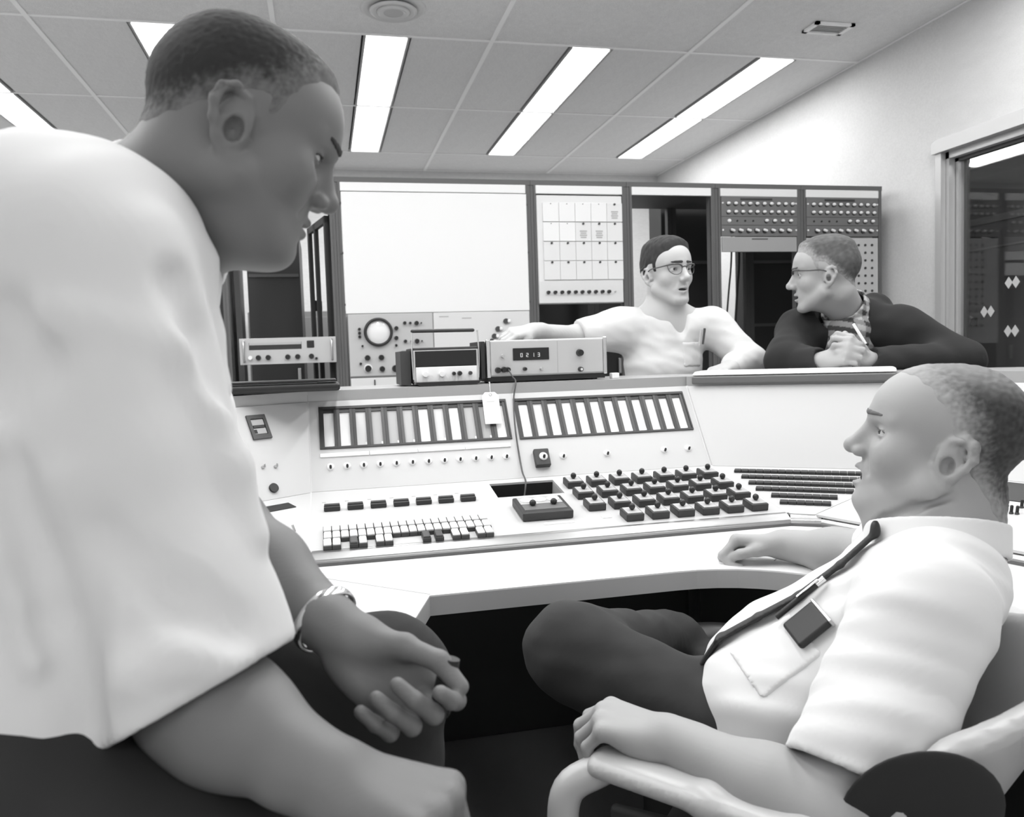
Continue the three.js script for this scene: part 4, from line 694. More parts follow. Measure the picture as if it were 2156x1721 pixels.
// ---------------------------------------------------------------- person leaning in from the left
{
  const t = thing('person', 'man in white short-sleeved shirt leaning in from the left, holding a small black object', 'person', V(0, 0, 0));
  const [f, u] = fwdUp(0.982, -0.187, -0.42, 0.0), S = 0.93;
  const earR = V(-0.062, 1.402, -0.812), c = earR.clone().addScaledVector(u.clone().cross(f).normalize(), 0.0745 * S);
  const H = headFrame(c, f, u, S), ho = { eye: 0.003, mouth: 0.0010, fat: 0.008, jaw: 1.08, ear: 1.15 }, hf = headField(ho);
  const nb = V(-0.185, 1.335, -0.925);
  const wrR = V(-0.014, 0.856, -0.634), elR = V(-0.122, 0.892, -0.732), shR = V(-0.195, 1.27, -0.785);
  const wrL = V(0.010, 0.901, -0.818), elL = V(-0.115, 0.99, -0.968), shL = V(-0.225, 1.25, -1.05);
  const handL = handPrims(wrL, V(0.62, -0.60, 0.30), V(0.10, -0.18, -1), 1, [[0.75, 1.0, 0.5], [1.15, 1.35, 0.5], [1.2, 1.35, 0.5], [1.15, 1.3, 0.5]], [[0.036, 0.050, -0.022], [0.050, 0.086, -0.036], [0.046, 0.117, -0.040]], 0.98);
  const handR = handPrims(wrR, V(0.50, -0.10, 0.22), V(0.25, 0.9, 0.15), -1, [[1.2, 1.5, 0.9], [1.3, 1.5, 0.9], [1.3, 1.5, 0.9], [1.3, 1.5, 0.9]], [[0.03, 0.05, -0.02], [0.03, 0.08, -0.035], [0.015, 0.1, -0.045]], 1.02);
  const prims = [PH(H, hf), PC(H.w(0, -0.045, -0.038), nb, 0.056, 0.064, 0.03), PC(H.w(0, -0.072, 0.02), nb.clone().add(V(0.055, -0.03, 0)), 0.040, 0.038, 0.03), PE(H.w(0, -0.085, 0.04), 0.042, 0.026, 0.04, H.X, H.Y, 0.03),
    PT(nb.clone().add(V(-0.03, -0.10, 0)), V(-0.3, 0.88, -0.83), V(0, 0, 1), 0.12, 0.08, 0.13, 0.09, 0.05), PC(nb.clone().add(V(-0.02, -0.09, 0)), shR, 0.045, 0.045, 0.05), PC(nb.clone().add(V(-0.02, -0.09, 0)), shL, 0.045, 0.045, 0.05),
    PC(shR, elR, 0.052, 0.048, 0.03), PC(elR, elR.clone().lerp(wrR, 0.3), 0.046, 0.048, 0.03), PC(elR.clone().lerp(wrR, 0.3), wrR, 0.048, 0.031, 0.03), ...handR,
    PC(shL, elL, 0.045, 0.042, 0.03), PC(elL, elL.clone().lerp(wrL, 0.35), 0.040, 0.040, 0.03), PC(elL.clone().lerp(wrL, 0.35), wrL, 0.040, 0.025, 0.03), ...handL];
  const skin = field(prims); prims.push(PEar(H, ho, -1), PEar(H, ho, 1));
  const bf = field(prims);
  const body = blob('body', bf, [headBox(H, 0.0023), [...around([H.w(0, -0.05, -0.02), nb], 0.10), 0.004], [...around([elR, wrR], 0.085), 0.0035], handBox(handR, 0.004, 0.0028), [...around([elL, wrL], 0.06), 0.0035], handBox(handL, 0.004, 0.002), [...around([shR, shL, V(-0.3, 0.9, -0.83)], 0.13), 0.012]], M.skinL, t);
  eyes(H, t, 0); mouthCavity(H, 0.001, t);
  const region = (x, y, z) => { const ax = Math.abs(x); // crew cut: down to the nape, cut round the ear, front hairline
    const front = (z - 0.074 + (0.108 - y) * 0.35 + (ax > 0.03 ? (ax - 0.03) * 0.65 : 0)) * 0.9;
    const side = (0.038 - y) + (z > -0.01 ? (z + 0.01) * 0.28 : (z + 0.01) * 0.80);
    const tmpl = 0.012 - y + Math.max(0, z - 0.03) * 1.2;
    return Math.max(front, Math.min(side, Math.max(tmpl, Math.abs(z - 0.035) - 0.022))) + 0.006 * nz(x * 60, y * 60, z * 60); };
  hairMesh(H, skin, region, (x, y, z) => 0.0010 + 0.0070 * sstep(0.06, 0.125, y) + 0.0009 * nz(x * 230, y * 230, z * 230), M.hair, t, 0.0023, (x, y, z, r) => { const dens = sstep(0.010, -0.040, r + 0.014 * nz(x * 240, y * 240, z * 240) + 0.008 * nz(x * 90, y * 90, z * 90)); return 0.165 + (0.012 - 0.165) * dens; });
  // brows
  browMesh(H, hf, t, M.eyebrow ?? (M.eyebrow = mat(0.04, 0.9)), 0.0023);
  // shirt
  const hem = V(-0.275, 0.84, -0.84);
  const spineTop = nb.clone().add(V(-0.030, -0.075, 0.01)), side = V(0.12, 0, 1).normalize();
  const cuffD = elR.clone().sub(shR).normalize(), cuffC = V(-0.105, 0.912, -0.70);
  const slv = [PC(shR.clone().add(V(0.0, 0.005, 0)), shR.clone().lerp(elR, 0.45), 0.085, 0.088, 0.03), PT(shR.clone().lerp(elR, 0.45), elR.clone().addScaledVector(cuffD, 0.10), V(1, 0, 0.6), 0.090, 0.080, 0.098, 0.078, 0.012)];
  const trunk = [PT(spineTop, V(-0.225, 1.1, -0.88), side, 0.150, 0.095, 0.16, 0.120, 0.06), PT(V(-0.225, 1.1, -0.88), hem, side, 0.17, 0.115, 0.175, 0.13, 0.06), PC(spineTop.clone().add(V(0.01, 0.03, 0)), shR.clone().add(V(0, 0.01, 0)), 0.075, 0.08, 0.06), PC(spineTop.clone().add(V(0.01, 0.03, 0)), shL, 0.075, 0.08, 0.06), PC(nb.clone().add(V(-0.06, -0.055, 0.02)), shR.clone().add(V(-0.03, 0.022, 0)), 0.078, 0.085, 0.05), PC(shL, shL.clone().lerp(elL, 0.5), 0.072, 0.066, 0.05)];
  // folds run from the shoulder down the sleeve
  const cuffN = V(0.42, -0.86, 0.25).normalize();
  const wr = (x, y, z) => { const a = (x * 0.8 + z * 0.5), v = nz(a * 16, y * 3.2, z * 7) * 0.013 + nz(a * 30 + 5, y * 7, z * 12) * 0.0055; return v; };
  const sf = field([...trunk, ...slv]); field.trunkL = field(trunk);
  const toSurf = (q, off) => { for (let i = 0; i < 10; i++) { const d = sf(q.x, q.y, q.z) - off, e = 0.003, g = V(sf(q.x + e, q.y, q.z) - sf(q.x - e, q.y, q.z), sf(q.x, q.y + e, q.z) - sf(q.x, q.y - e, q.z), sf(q.x, q.y, q.z + e) - sf(q.x, q.y, q.z - e)).normalize(); q.addScaledVector(g, -d); } return q; };
  const folds = [];
  for (const [pts, r, off] of FOLDS_L) { const q = pts.map((p) => toSurf(p.clone(), off)); for (let i = 0; i + 1 < q.length; i++) folds.push({ ...PC(q[i], q[i + 1], r, r * 0.8, 0.022), sub: off > 0.004 }); }
  const ff = (d, x, y, z) => { for (const p of folds) { const v = p.f(x, y, z); if (v < 0.04) d = p.sub ? smax(d, -v, p.k) : smin(d, v, p.k); } return d; };
  const shirt = (x, y, z) => { let d = ff(sf(x, y, z) + wr(x, y, z), x, y, z); const cz = (x - cuffC.x) * cuffN.x + (y - cuffC.y) * cuffN.y + (z - cuffC.z) * cuffN.z; const ns = Math.hypot(x - nb.x, y - nb.y, z - nb.z);
    const hemY = 0.845 + 0.018 * nz(x * 12, 3, z * 12);
    const inSleeve = Math.min(slv[0].f(x, y, z), slv[1].f(x, y, z)), body = field.trunkL(x, y, z);
    if (inSleeve < body) { if (cz > -0.04) d = smax(d, -(d + 0.013), 0.003); d = smax(d, cz, 0.004); } else d = smax(d, hemY - y, 0.008);
    const n2 = cap(x, y, z, nb.x - 0.02, nb.y - 0.05, nb.z, H.w(0, -0.03, -0.01).x, H.w(0, -0.03, -0.01).y, H.w(0, -0.03, -0.01).z, 0.060, 0.062); d = smax(d, -n2, 0.006); return d; };
  blob('shirt', shirt, [[V(-0.55, 0.80, -1.22), V(0.06, 1.44, -0.56), 0.0055, 1.9]], M.shirt, t);
  // collar
  const cb = nb.clone().add(V(-0.012, -0.004, 0)), nd = H.w(0, -0.03, -0.01).sub(nb).normalize();
  const colF = (x, y, z) => { const n2 = cap(x, y, z, nb.x - 0.03, nb.y - 0.06, nb.z, nb.x + nd.x * 0.1, nb.y + nd.y * 0.1, nb.z + nd.z * 0.1, 0.084, 0.077); const s = (x - cb.x) * nd.x + (y - cb.y) * nd.y + (z - cb.z) * nd.z; return smax(Math.abs(n2) - 0.0035, Math.abs(s - 0.016) - 0.040, 0.004); };
  blob('collar', colF, [[...around([cb], 0.12), 0.003]], M.shirt, t);
  // trousers: hips on the worktop, left knee raised, right thigh below the forearm
  const hipL = V(-0.27, 0.80, -0.92), knL = V(0.055, 0.803, -0.955), hipR = V(-0.27, 0.79, -0.72), knR = V(0.02, 0.685, -0.66);
  const tp = [PT(V(-0.265, 0.845, -0.83), V(-0.26, 0.80, -0.82), V(0, 0, 1), 0.145, 0.095, 0.16, 0.11, 0.04), PC(hipL, knL, 0.095, 0.072, 0.05), PC(knL, V(0.06, 0.4, -0.96), 0.070, 0.05, 0.03), PC(V(0.06, 0.4, -0.96), V(0.05, 0.02, -0.97), 0.052, 0.05, 0.02), PC(hipR, knR, 0.115, 0.085, 0.05), PC(knR, V(0.07, 0.35, -0.62), 0.072, 0.055, 0.03), PC(V(0.07, 0.35, -0.62), V(0.07, 0.02, -0.64), 0.055, 0.05, 0.02)];
  const tf = field(tp, (d, x, y, z) => d + nz(x * 18, y * 18, z * 18) * 0.004);
  blob('trousers', (x, y, z) => { let d = smax(tf(x, y, z), 0.03 - y, 0.006); if (x < 0.168 - 0.325 * (z + 1.485)) d = smax(d, 0.742 - y, 0.006); return d; }, [[V(-0.50, 0.0, -1.12), V(0.17, 0.99, -0.46), 0.009, 1.8]], M.trousersL, t);
  for (const p of [V(0.11, 0.035, -0.97), V(0.13, 0.035, -0.64)]) part('shoe', new THREE.SphereGeometry(1, 24, 14).scale(0.14, 0.045, 0.05), M.belt, t, p.clone().setY(0.046));
  // watch on the left wrist
  const fd = wrL.clone().sub(elL).normalize(), wc = wrL.clone().addScaledVector(fd, -0.036);
  const wg = new THREE.TorusGeometry(0.0346, 0.0030, 8, 60).scale(1, 1, 2.4); const w = part('watch_band', wg, M.chrome, t, wc); w.quaternion.setFromUnitVectors(V(0, 0, 1), fd);
  w.userData.label = 'light metal expansion watch band';
  // belt edge showing between shirt and arm
  const jn = handL.joints, th = handL.thumb;
  const ob = thing('small_black_object', 'small black cylindrical object pinched in the leaning man\'s left hand', 'object', th[3].clone().add(V(-0.014, -0.008, -0.012)));
  part('barrel', new THREE.CapsuleGeometry(0.0105, 0.034, 6, 16).rotateZ(-0.25), M.blackGloss, ob); part('cap', new THREE.CylinderGeometry(0.0088, 0.0095, 0.008, 16).translate(0, 0.029, 0).rotateZ(-0.25), M.black, ob);
}

// ---------------------------------------------------------------- seated person at the console
{
  const t = thing('person', 'heavy-set seated man in white short-sleeved shirt and black tie leaning back in a chair', 'person', V(0, 0, 0));
  const [f, u] = fwdUp(-0.805, -0.592, 0.21, 0.0), S = 1.03, left = V(-0.66, 0, 0.75).normalize(), fw = V(-0.75, 0, -0.66).normalize();
  const ear = V(0.845, 1.015, -0.975), X = u.clone().cross(f).normalize(), c = ear.clone().addScaledVector(X, -0.0715 * S);
  const H = headFrame(c, f, u, S), hf0 = headField({ eye: 0.0026, mouth: 0.0088, fat: 0.010, jaw: 1.12, nose: 0.002 });
  const ho = { ear: 1.15 }, hf = hf0;
  const nb = V(0.872, 0.895, -1.015), hip = V(0.655, 0.53, -1.15);
  const shL = V(0.738, 0.830, -0.88), elL = V(0.556, 0.625, -0.815), wrL = V(0.427, 0.662, -0.979);
  const shR = V(0.985, 0.84, -1.15), elR = V(1.0, 0.775, -1.33), wrR = V(0.905, 0.776, -1.475);
  const handL = handPrims(wrL, V(-0.70, 0.16, -0.60), V(0.25, 0.85, 0.35), 1, [[0.75, 0.75, 0.3], [0.85, 0.8, 0.35], [0.95, 0.9, 0.35], [1.0, 0.9, 0.4]], [[0.034, 0.045, -0.014], [0.042, 0.075, -0.035], [0.040, 0.098, -0.055]], 1.04);
  const handR = handPrims(wrR, V(-0.80, 0.05, -0.55), V(-0.38, 0.7, -0.5), -1, [[0.9, 1.4, 0.8], [1.0, 1.45, 0.8], [1.05, 1.45, 0.8], [1.05, 1.45, 0.8]], [[0.035, 0.05, -0.018], [0.042, 0.083, -0.03], [0.03, 0.105, -0.04]], 1.0);
  const prims = [PH(H, hf, 0.03), PC(H.w(0, -0.05, -0.03), nb, 0.064, 0.076, 0.03), PE(H.w(0, -0.086, 0.036), 0.048 * S, 0.032 * S, 0.044 * S, H.X, H.Y, 0.03), PC(H.w(0, -0.092, 0.025), nb.clone().addScaledVector(fw, 0.045), 0.042, 0.05, 0.035),
    PC(H.w(0, -0.06, -0.055), nb.clone().addScaledVector(fw, -0.03), 0.045, 0.056, 0.03),
    PT(nb.clone().add(V(-0.03, -0.11, 0)), hip, left, 0.12, 0.08, 0.13, 0.10, 0.03), PC(nb.clone().add(V(0, -0.085, 0)), shL, 0.045, 0.045, 0.03), PC(nb.clone().add(V(0, -0.085, 0)), shR, 0.045, 0.045, 0.03),
    PC(shL, elL, 0.055, 0.050, 0.03), PC(elL, elL.clone().lerp(wrL, 0.35), 0.048, 0.048, 0.03), PC(elL.clone().lerp(wrL, 0.35), wrL, 0.048, 0.031, 0.03), ...handL,
    PC(shR, elR, 0.05, 0.048, 0.03), PC(elR, elR.clone().lerp(wrR, 0.4), 0.046, 0.044, 0.03), PC(elR.clone().lerp(wrR, 0.4), wrR, 0.044, 0.029, 0.03), ...handR];
  const skin0 = field(prims), crease = [[0.062, -0.05, -0.014], [0.058, -0.082, 0.006], [0.048, -0.108, 0.032], [0.036, -0.128, 0.055]].map((p) => { const q = H.w(...p); for (let i = 0; i < 12; i++) { const e = 0.003, d = skin0(q.x, q.y, q.z), g = V(skin0(q.x + e, q.y, q.z) - skin0(q.x - e, q.y, q.z), skin0(q.x, q.y + e, q.z) - skin0(q.x, q.y - e, q.z), skin0(q.x, q.y, q.z + e) - skin0(q.x, q.y, q.z - e)).normalize(); q.addScaledVector(g, -d); } return q; });
  for (let i = 0; i < 3; i++) prims.push({ ...PC(crease[i], crease[i + 1], 0.0045, 0.0055, 0.010), sub: true });
  const skin = field(prims); prims.push(PEar(H, ho, -1), PEar(H, ho, 1)); const bf = field(prims);
  blob('body', bf, [headBox(H, 0.0028), [...around([H.w(0, -0.06, 0), nb], 0.105), 0.0042], [...around([elL, wrL], 0.07), 0.004], handBox(handL, 0.004, 0.0025), [...around([elR, wrR], 0.06), 0.004], handBox(handR, 0.004, 0.0026), [...around([shR, shL, hip], 0.12), 0.012]], M.skin, t);
  eyes(H, t, 0.1); mouthCavity(H, 0.0088, t);
  const region = (x, y, z) => { const ax = Math.abs(x);
    const front = (z - 0.070 + (0.115 - y) * 0.50 + (ax > 0.02 ? (ax - 0.02) * 0.75 : 0)) * 0.9;
    const side = (0.030 - y) + (z > -0.01 ? (z + 0.01) * 0.25 : (z + 0.01) * 1.25);
    const burn = Math.max(0.0 - y, Math.abs(z - 0.022) - 0.010);
    return Math.max(front, Math.min(side, burn)) + 0.006 * nz(x * 55, y * 55, z * 55); };
  hairMesh(H, skin, region, (x, y, z) => 0.002 + 0.0055 * sstep(0.0, 0.06, y) * sstep(0.03, -0.06, z) + 0.0016 * nz(x * 40, y * 150, z * 150), M.hair, t, 0.0028, (x, y, z, r) => { const dens = sstep(0.010, -0.055, r + 0.016 * nz(x * 200, y * 200, z * 200)), thin = 0.75 * sstep(0.085, 0.125, y) + 0.35 * sstep(0.02, 0.06, z), dark = 0.032 + 0.19 * Math.min(1, thin) + 0.03 * nz(x * 40, y * 160, z * 160); return 0.33 + (dark - 0.33) * dens; });
  browMesh(H, hf, t, M.eyebrowS = mat(0.12, 0.9), 0.0028, 0.9);
  // shirt
  const top = nb.clone().add(V(-0.012, -0.062, 0)), belly = V(0.69, 0.63, -1.115), low = V(0.66, 0.52, -1.135);
  const cuffD = elL.clone().sub(shL).normalize(), cuffC = elL.clone().addScaledVector(cuffD, -0.055), cuffN = cuffD.clone().add(V(0.12, -0.1, 0.02)).normalize();
  const slL = PT(shL.clone().add(V(0, 0.005, 0)), elL, V(1, 0, 0.2), 0.083, 0.078, 0.078, 0.072, 0.04), slR = PC(shR, shR.clone().lerp(elR, 0.85), 0.082, 0.075, 0.04);
  const trunk = [PT(top, belly, left, 0.165, 0.100, 0.172, 0.128, 0.05), PT(belly, low, left, 0.172, 0.128, 0.168, 0.122, 0.06), PC(top.clone().add(V(0.01, 0.008, 0)), shL.clone().add(V(0.005, 0.005, 0)), 0.064, 0.074, 0.05), PC(top.clone().add(V(0.01, 0.008, 0)), shR, 0.064, 0.078, 0.05)];
  const sf = field([...trunk, slL, slR]);
  const waistN = hip.clone().sub(nb).normalize(), waistC = V(0.62, 0.575, -1.19);
  const shirt = (x, y, z) => {
    const a = x * 0.7 - z * 0.7, w = nz(a * 11, y * 9, z * 9) * 0.008 + nz(a * 5 + 3, y * 26 + a * 18, z * 9) * 0.0055;
    let d = sf(x, y, z) + w; const sl = slL.f(x, y, z), cz = (x - cuffC.x) * cuffN.x + (y - cuffC.y) * cuffN.y + (z - cuffC.z) * cuffN.z;
    if (sl < 0.03 && cz > -0.12) { d = smax(d, cz, 0.004); if (cz > -0.035) d = smax(d, -(sl + 0.012), 0.004); }
    const cr = (x - elR.x) * -0.25 + (y - elR.y) * -0.3 + (z - elR.z) * -0.92; if (slR.f(x, y, z) < 0.02) d = smax(d, cr + 0.03, 0.004);
    d = smax(d, (x - waistC.x) * waistN.x + (y - waistC.y) * waistN.y + (z - waistC.z) * waistN.z - 0.02, 0.01);
    const n1 = cap(x, y, z, nb.x, nb.y - 0.03, nb.z, H.w(0, -0.03, -0.01).x, H.w(0, -0.03, -0.01).y, H.w(0, -0.03, -0.01).z, 0.072, 0.078); return smax(d, -n1, 0.006); };
  blob('shirt', shirt, [[...around([top, low, shL, shR, elL, elR], 0.17), 0.0055, 1.9]], M.shirt, t);
  // collar band and points
  const nd = H.w(0, -0.04, -0.015).sub(nb).normalize();
  const colF = (x, y, z) => { const q = cap(x, y, z, nb.x - nd.x * 0.06, nb.y - nd.y * 0.06, nb.z - nd.z * 0.06, nb.x + nd.x * 0.1, nb.y + nd.y * 0.1, nb.z + nd.z * 0.1, 0.098, 0.087); const s = (x - nb.x) * nd.x + (y - nb.y) * nd.y + (z - nb.z) * nd.z, fr = (x - nb.x) * fw.x + (z - nb.z) * fw.z; return smax(Math.abs(q) - 0.004, Math.abs(s + 0.008 + fr * 0.12) - 0.024, 0.004); };
  blob('collar', colF, [[...around([nb], 0.14), 0.0032]], M.shirt, t);
  // tie: knot at the collar, blade lying down the shirt front
  const front = (k) => top.clone().lerp(low, k).addScaledVector(fw, 0.2); const rayIn = (p) => { let q = p.clone(); for (let i = 0; i < 60; i++) { const d = shirt(q.x, q.y, q.z); if (d < 0.004) break; q.addScaledVector(fw, -Math.max(d * 0.6, 0.002)); } return q; };
  const trf = field(trunk), snap = (q, off) => { for (let i = 0; i < 12; i++) { const d = trf(q.x, q.y, q.z) - off, e = 0.003, g = V(trf(q.x + e, q.y, q.z) - trf(q.x - e, q.y, q.z), trf(q.x, q.y + e, q.z) - trf(q.x, q.y - e, q.z), trf(q.x, q.y, q.z + e) - trf(q.x, q.y, q.z - e)).normalize(); q.addScaledVector(g, -d); } return q; };
  const tpts = []; { const a = [V(0.762, 0.912, -1.01), V(0.715, 0.868, -1.03), V(0.665, 0.82, -1.06), V(0.625, 0.77, -1.09), V(0.595, 0.715, -1.12), V(0.575, 0.655, -1.15), V(0.565, 0.60, -1.18)]; for (const q of a) tpts.push(snap(q, 0.006)); }
  const knot = tpts[0].clone().add(V(0.0, 0.006, 0.0));
  blob('tie', field([PE(knot, 0.011, 0.013, 0.007, left, V(0, 1, 0), 0.006), ...tpts.slice(0, -1).map((p, i) => PT(p, tpts[i + 1], left, 0.0105 + i * 0.0015, 0.0045, 0.012 + i * 0.0015, 0.0045, 0.006))]), [[...around(tpts, 0.04), 0.0032]], M.tie, t);
  // collar edge strap of the tie round the neck
  // trousers
  const hipL = V(0.655, 0.535, -1.06), knL = V(0.378, 0.692, -1.262), anL = V(0.645, 0.625, -1.44), hipR = V(0.76, 0.535, -1.19), knR = V(0.69, 0.545, -1.50), anR = V(0.66, 0.09, -1.56);
  const tf = field([PT(V(0.665, 0.575, -1.145), V(0.70, 0.50, -1.12), left, 0.165, 0.132, 0.17, 0.13, 0.05), PC(hipL, knL, 0.098, 0.074, 0.05), PC(knL, anL, 0.070, 0.046, 0.03), PC(hipR, knR, 0.10, 0.074, 0.05), PC(knR, anR, 0.072, 0.05, 0.03)], (d, x, y, z) => d + nz(x * 22, y * 22, z * 22) * 0.005 + nz(x * 9 + 4, y * 34, z * 9) * 0.003);
  blob('trousers', tf, [[...around([hipL, knL, hipR, knR, anR, anL], 0.15), 0.008, 1.8]], M.trousers, t);
  part('shoe', new THREE.SphereGeometry(1, 24, 14).scale(0.05, 0.045, 0.14), M.belt, t, V(0.63, 0.05, -1.60));
  const sh2 = part('shoe', new THREE.SphereGeometry(1, 24, 14).scale(0.045, 0.045, 0.115), M.belt, t, V(0.72, 0.60, -1.435)); sh2.rotation.y = 1.2;
  // belt
  blob('belt', (x, y, z) => { const d = trunk[1].f(x, y, z) - 0.006, s = (x - waistC.x) * waistN.x + (y - waistC.y) * waistN.y + (z - waistC.z) * waistN.z; return smax(Math.abs(d) - 0.004, Math.abs(s - 0.028) - 0.017, 0.003); }, [[...around([waistC, hip], 0.22), 0.005]], M.belt, t);
  // breast pocket with a dark spectacle case and pens
  const pk = rayIn(top.clone().lerp(low, 0.17).addScaledVector(fw, 0.2).addScaledVector(left, 0.14)), nrm = (p) => { const e = 0.004; return V(sf(p.x + e, p.y, p.z) - sf(p.x - e, p.y, p.z), sf(p.x, p.y + e, p.z) - sf(p.x, p.y - e, p.z), sf(p.x, p.y, p.z + e) - sf(p.x, p.y, p.z - e)).normalize(); };
  const pn = nrm(pk), pu = nb.clone().sub(hip).addScaledVector(pn, -nb.clone().sub(hip).dot(pn)).normalize(), pq = new THREE.Quaternion().setFromRotationMatrix(new THREE.Matrix4().makeBasis(pu.clone().cross(pn), pu, pn));
  { const px = pu.clone().cross(pn), pf = (x, y, z) => { const p = V(x - pk.x, y - pk.y, z - pk.z), a = Math.abs(p.dot(px)) - 0.046, b = Math.abs(p.dot(pu) + 0.052) - 0.052, c = Math.abs(p.dot(pn)) - 0.04; return Math.max(shirt(x, y, z) - 0.0035, a, b, c); }; blob('pocket', pf, [[...around([pk, pk.clone().addScaledVector(pu, -0.1)], 0.07), 0.0042]], M.shirt, t); }
  const cs = thing('spectacle_case', 'dark glossy spectacle case tucked in the seated man\'s shirt pocket', 'case', pk.clone().addScaledVector(pn, 0.005)); cs.quaternion.copy(pq);
  part('case', rbox(0.052, 0.056, 0.012, 0.005, 3), M.black, cs, V(0.004, 0.010, 0)); part('trim', rbox(0.054, 0.005, 0.014, 0.002), M.steel, cs, V(0.004, 0.038, 0));
  const pe = thing('pen', 'chrome clip pen standing in the seated man\'s shirt pocket', 'pen', pk.clone().addScaledVector(pn, 0.012)); pe.quaternion.copy(pq);
  part('barrel', cyl(0.0045, 0.0045, 0.075, 12), M.black, pe, V(-0.036, 0.02, 0)); part('cap', cyl(0.0048, 0.004, 0.02, 12), M.chrome, pe, V(-0.036, 0.062, 0)); part('clip', rbox(0.003, 0.04, 0.002, 0.0008), M.chrome, pe, V(-0.036, 0.044, 0.006));
}
// ---------------------------------------------------------------- the chair
{
  const ch = thing('armchair', 'light upholstered office armchair under the seated man', 'chair', V(0.70, 0, -1.02));
  const left = V(-0.66, 0, 0.75).normalize(), fw = V(-0.75, 0, -0.66).normalize(), W = (l, y, fz) => V(0, y, 0).addScaledVector(left, l).addScaledVector(fw, fz);
  const vinyl = mat(0.45, 0.32), seatM = mat(0.018, 0.8), steel = M.steel;
  const seat = rbox(0.50, 0.09, 0.48, 0.035, 4); const s = part('seat', seat, seatM, ch, W(0, 0.375, 0.03)); const q = new THREE.Quaternion().setFromRotationMatrix(new THREE.Matrix4().makeBasis(left, V(0, 1, 0), left.clone().cross(V(0, 1, 0)))); s.quaternion.copy(q);
  // curved back shell
  const bk = (() => { const f = (x, y, z) => { const p = V(x, y, z); const l = p.dot(left), b = -p.dot(fw), h = y; const lean = (h - 0.4) * 0.55; const r = Math.hypot(l * 0.92, b - lean + 0.19); const top = 0.80 - l * l * 0.9; let d = smax(Math.abs(r - 0.275) - 0.018, -(b - lean + 0.055), 0.02); d = smax(d, h - top, 0.02); return smax(d, 0.36 - h, 0.02); }; return f; })();
  blob('back_shell', bk, [[V(-0.45, 0.33, -0.45), V(0.55, 0.8, 0.55), 0.008, 2.2]], vinyl, ch);
  const pd = part('mesh_pad', new THREE.SphereGeometry(1, 28, 18).scale(0.085, 0.10, 0.012), seatM, ch, V(0.627 - 0.70, 0.655, -0.752 + 1.02)); pd.quaternion.setFromRotationMatrix(new THREE.Matrix4().makeBasis(V(0.93, 0, 0.36).normalize(), V(0.1, 0.9, 0.43).normalize(), V(0.93, 0, 0.36).cross(V(0.1, 0.9, 0.43)).normalize()));
  for (const sd of [1, -1]) {
    const a = [W(sd * 0.315, 0.622, -0.10), W(sd * 0.295, 0.627, -0.01), W(sd * 0.267, 0.627, sd > 0 ? 0.107 : 0.05), W(sd * (sd > 0 ? 0.238 : 0.27), 0.627, sd > 0 ? 0.262 : 0.12)];
    blob('armrest', field(a.slice(0, -1).map((p, i) => PT(p, a[i + 1], left, 0.034, 0.018, 0.034, 0.018, 0.02))), [[...around(a, 0.06), 0.006]], vinyl, ch);
    part('arm_front', tube(sd > 0 ? [W(0.24, 0.62, 0.262), W(0.265, 0.59, 0.305), W(0.275, 0.50, 0.30), W(0.26, 0.39, 0.22)] : [W(-0.27, 0.62, 0.12), W(-0.28, 0.59, 0.15), W(-0.275, 0.50, 0.16), W(-0.26, 0.39, 0.14)], 0.022, 12, 30), vinyl, ch);
    const sp = part('side_panel', rbox(0.42, 0.2, 0.016, 0.006), seatM, ch, W(sd * 0.27, 0.49, 0.03)); sp.quaternion.setFromRotationMatrix(new THREE.Matrix4().makeBasis(fw, V(0, 1, 0), fw.clone().cross(V(0, 1, 0))));
  }
  part('column', cyl(0.03, 0.03, 0.26, 20), steel, ch, V(0, 0.2, 0));
  for (let k = 0; k < 4; k++) { const a = k * Math.PI / 2 + 0.4, e = V(Math.cos(a) * 0.27, 0.06, Math.sin(a) * 0.27); part('leg', tube([V(0, 0.1, 0), e.clone().multiplyScalar(0.5).setY(0.09), e], 0.014, 8, 12), steel, ch); part('caster', new THREE.SphereGeometry(0.025, 14, 10), M.black, ch, e.clone().setY(0.026)); }
}

// ---------------------------------------------------------------- spectacles helper
function glasses(H, parent, m, rimLower = true) {
  const g = [], P = (x, y, z) => V(x, y, z);
  for (const s of [-1, 1]) {
    const top = tube([P(s * 0.009, 0.026, 0.1), P(s * 0.02, 0.033, 0.1), P(s * 0.045, 0.0345, 0.092), P(s * 0.062, 0.031, 0.078)], 0.0028, 8, 24); g.push(top);
    if (rimLower) g.push(tube([P(s * 0.010, 0.026, 0.1), P(s * 0.011, 0.010, 0.0985), P(s * 0.022, 0.0005, 0.097), P(s * 0.042, 0.001, 0.092), P(s * 0.055, 0.013, 0.084), P(s * 0.058, 0.03, 0.080)], 0.0012, 6, 40));
    g.push(tube([P(s * 0.062, 0.031, 0.078), P(s * 0.0765, 0.026, 0.05), P(s * 0.0785, 0.022, 0.01), P(s * 0.076, 0.012, -0.012)], 0.0022, 6, 30));
  }
  g.push(tube([P(-0.010, 0.024, 0.1), P(0, 0.027, 0.103), P(0.010, 0.024, 0.1)], 0.0018, 6, 10));
  const o = part('spectacles', merge(g), m, parent, H.c.clone(), H.q); o.scale.setScalar(H.s); return o;
}
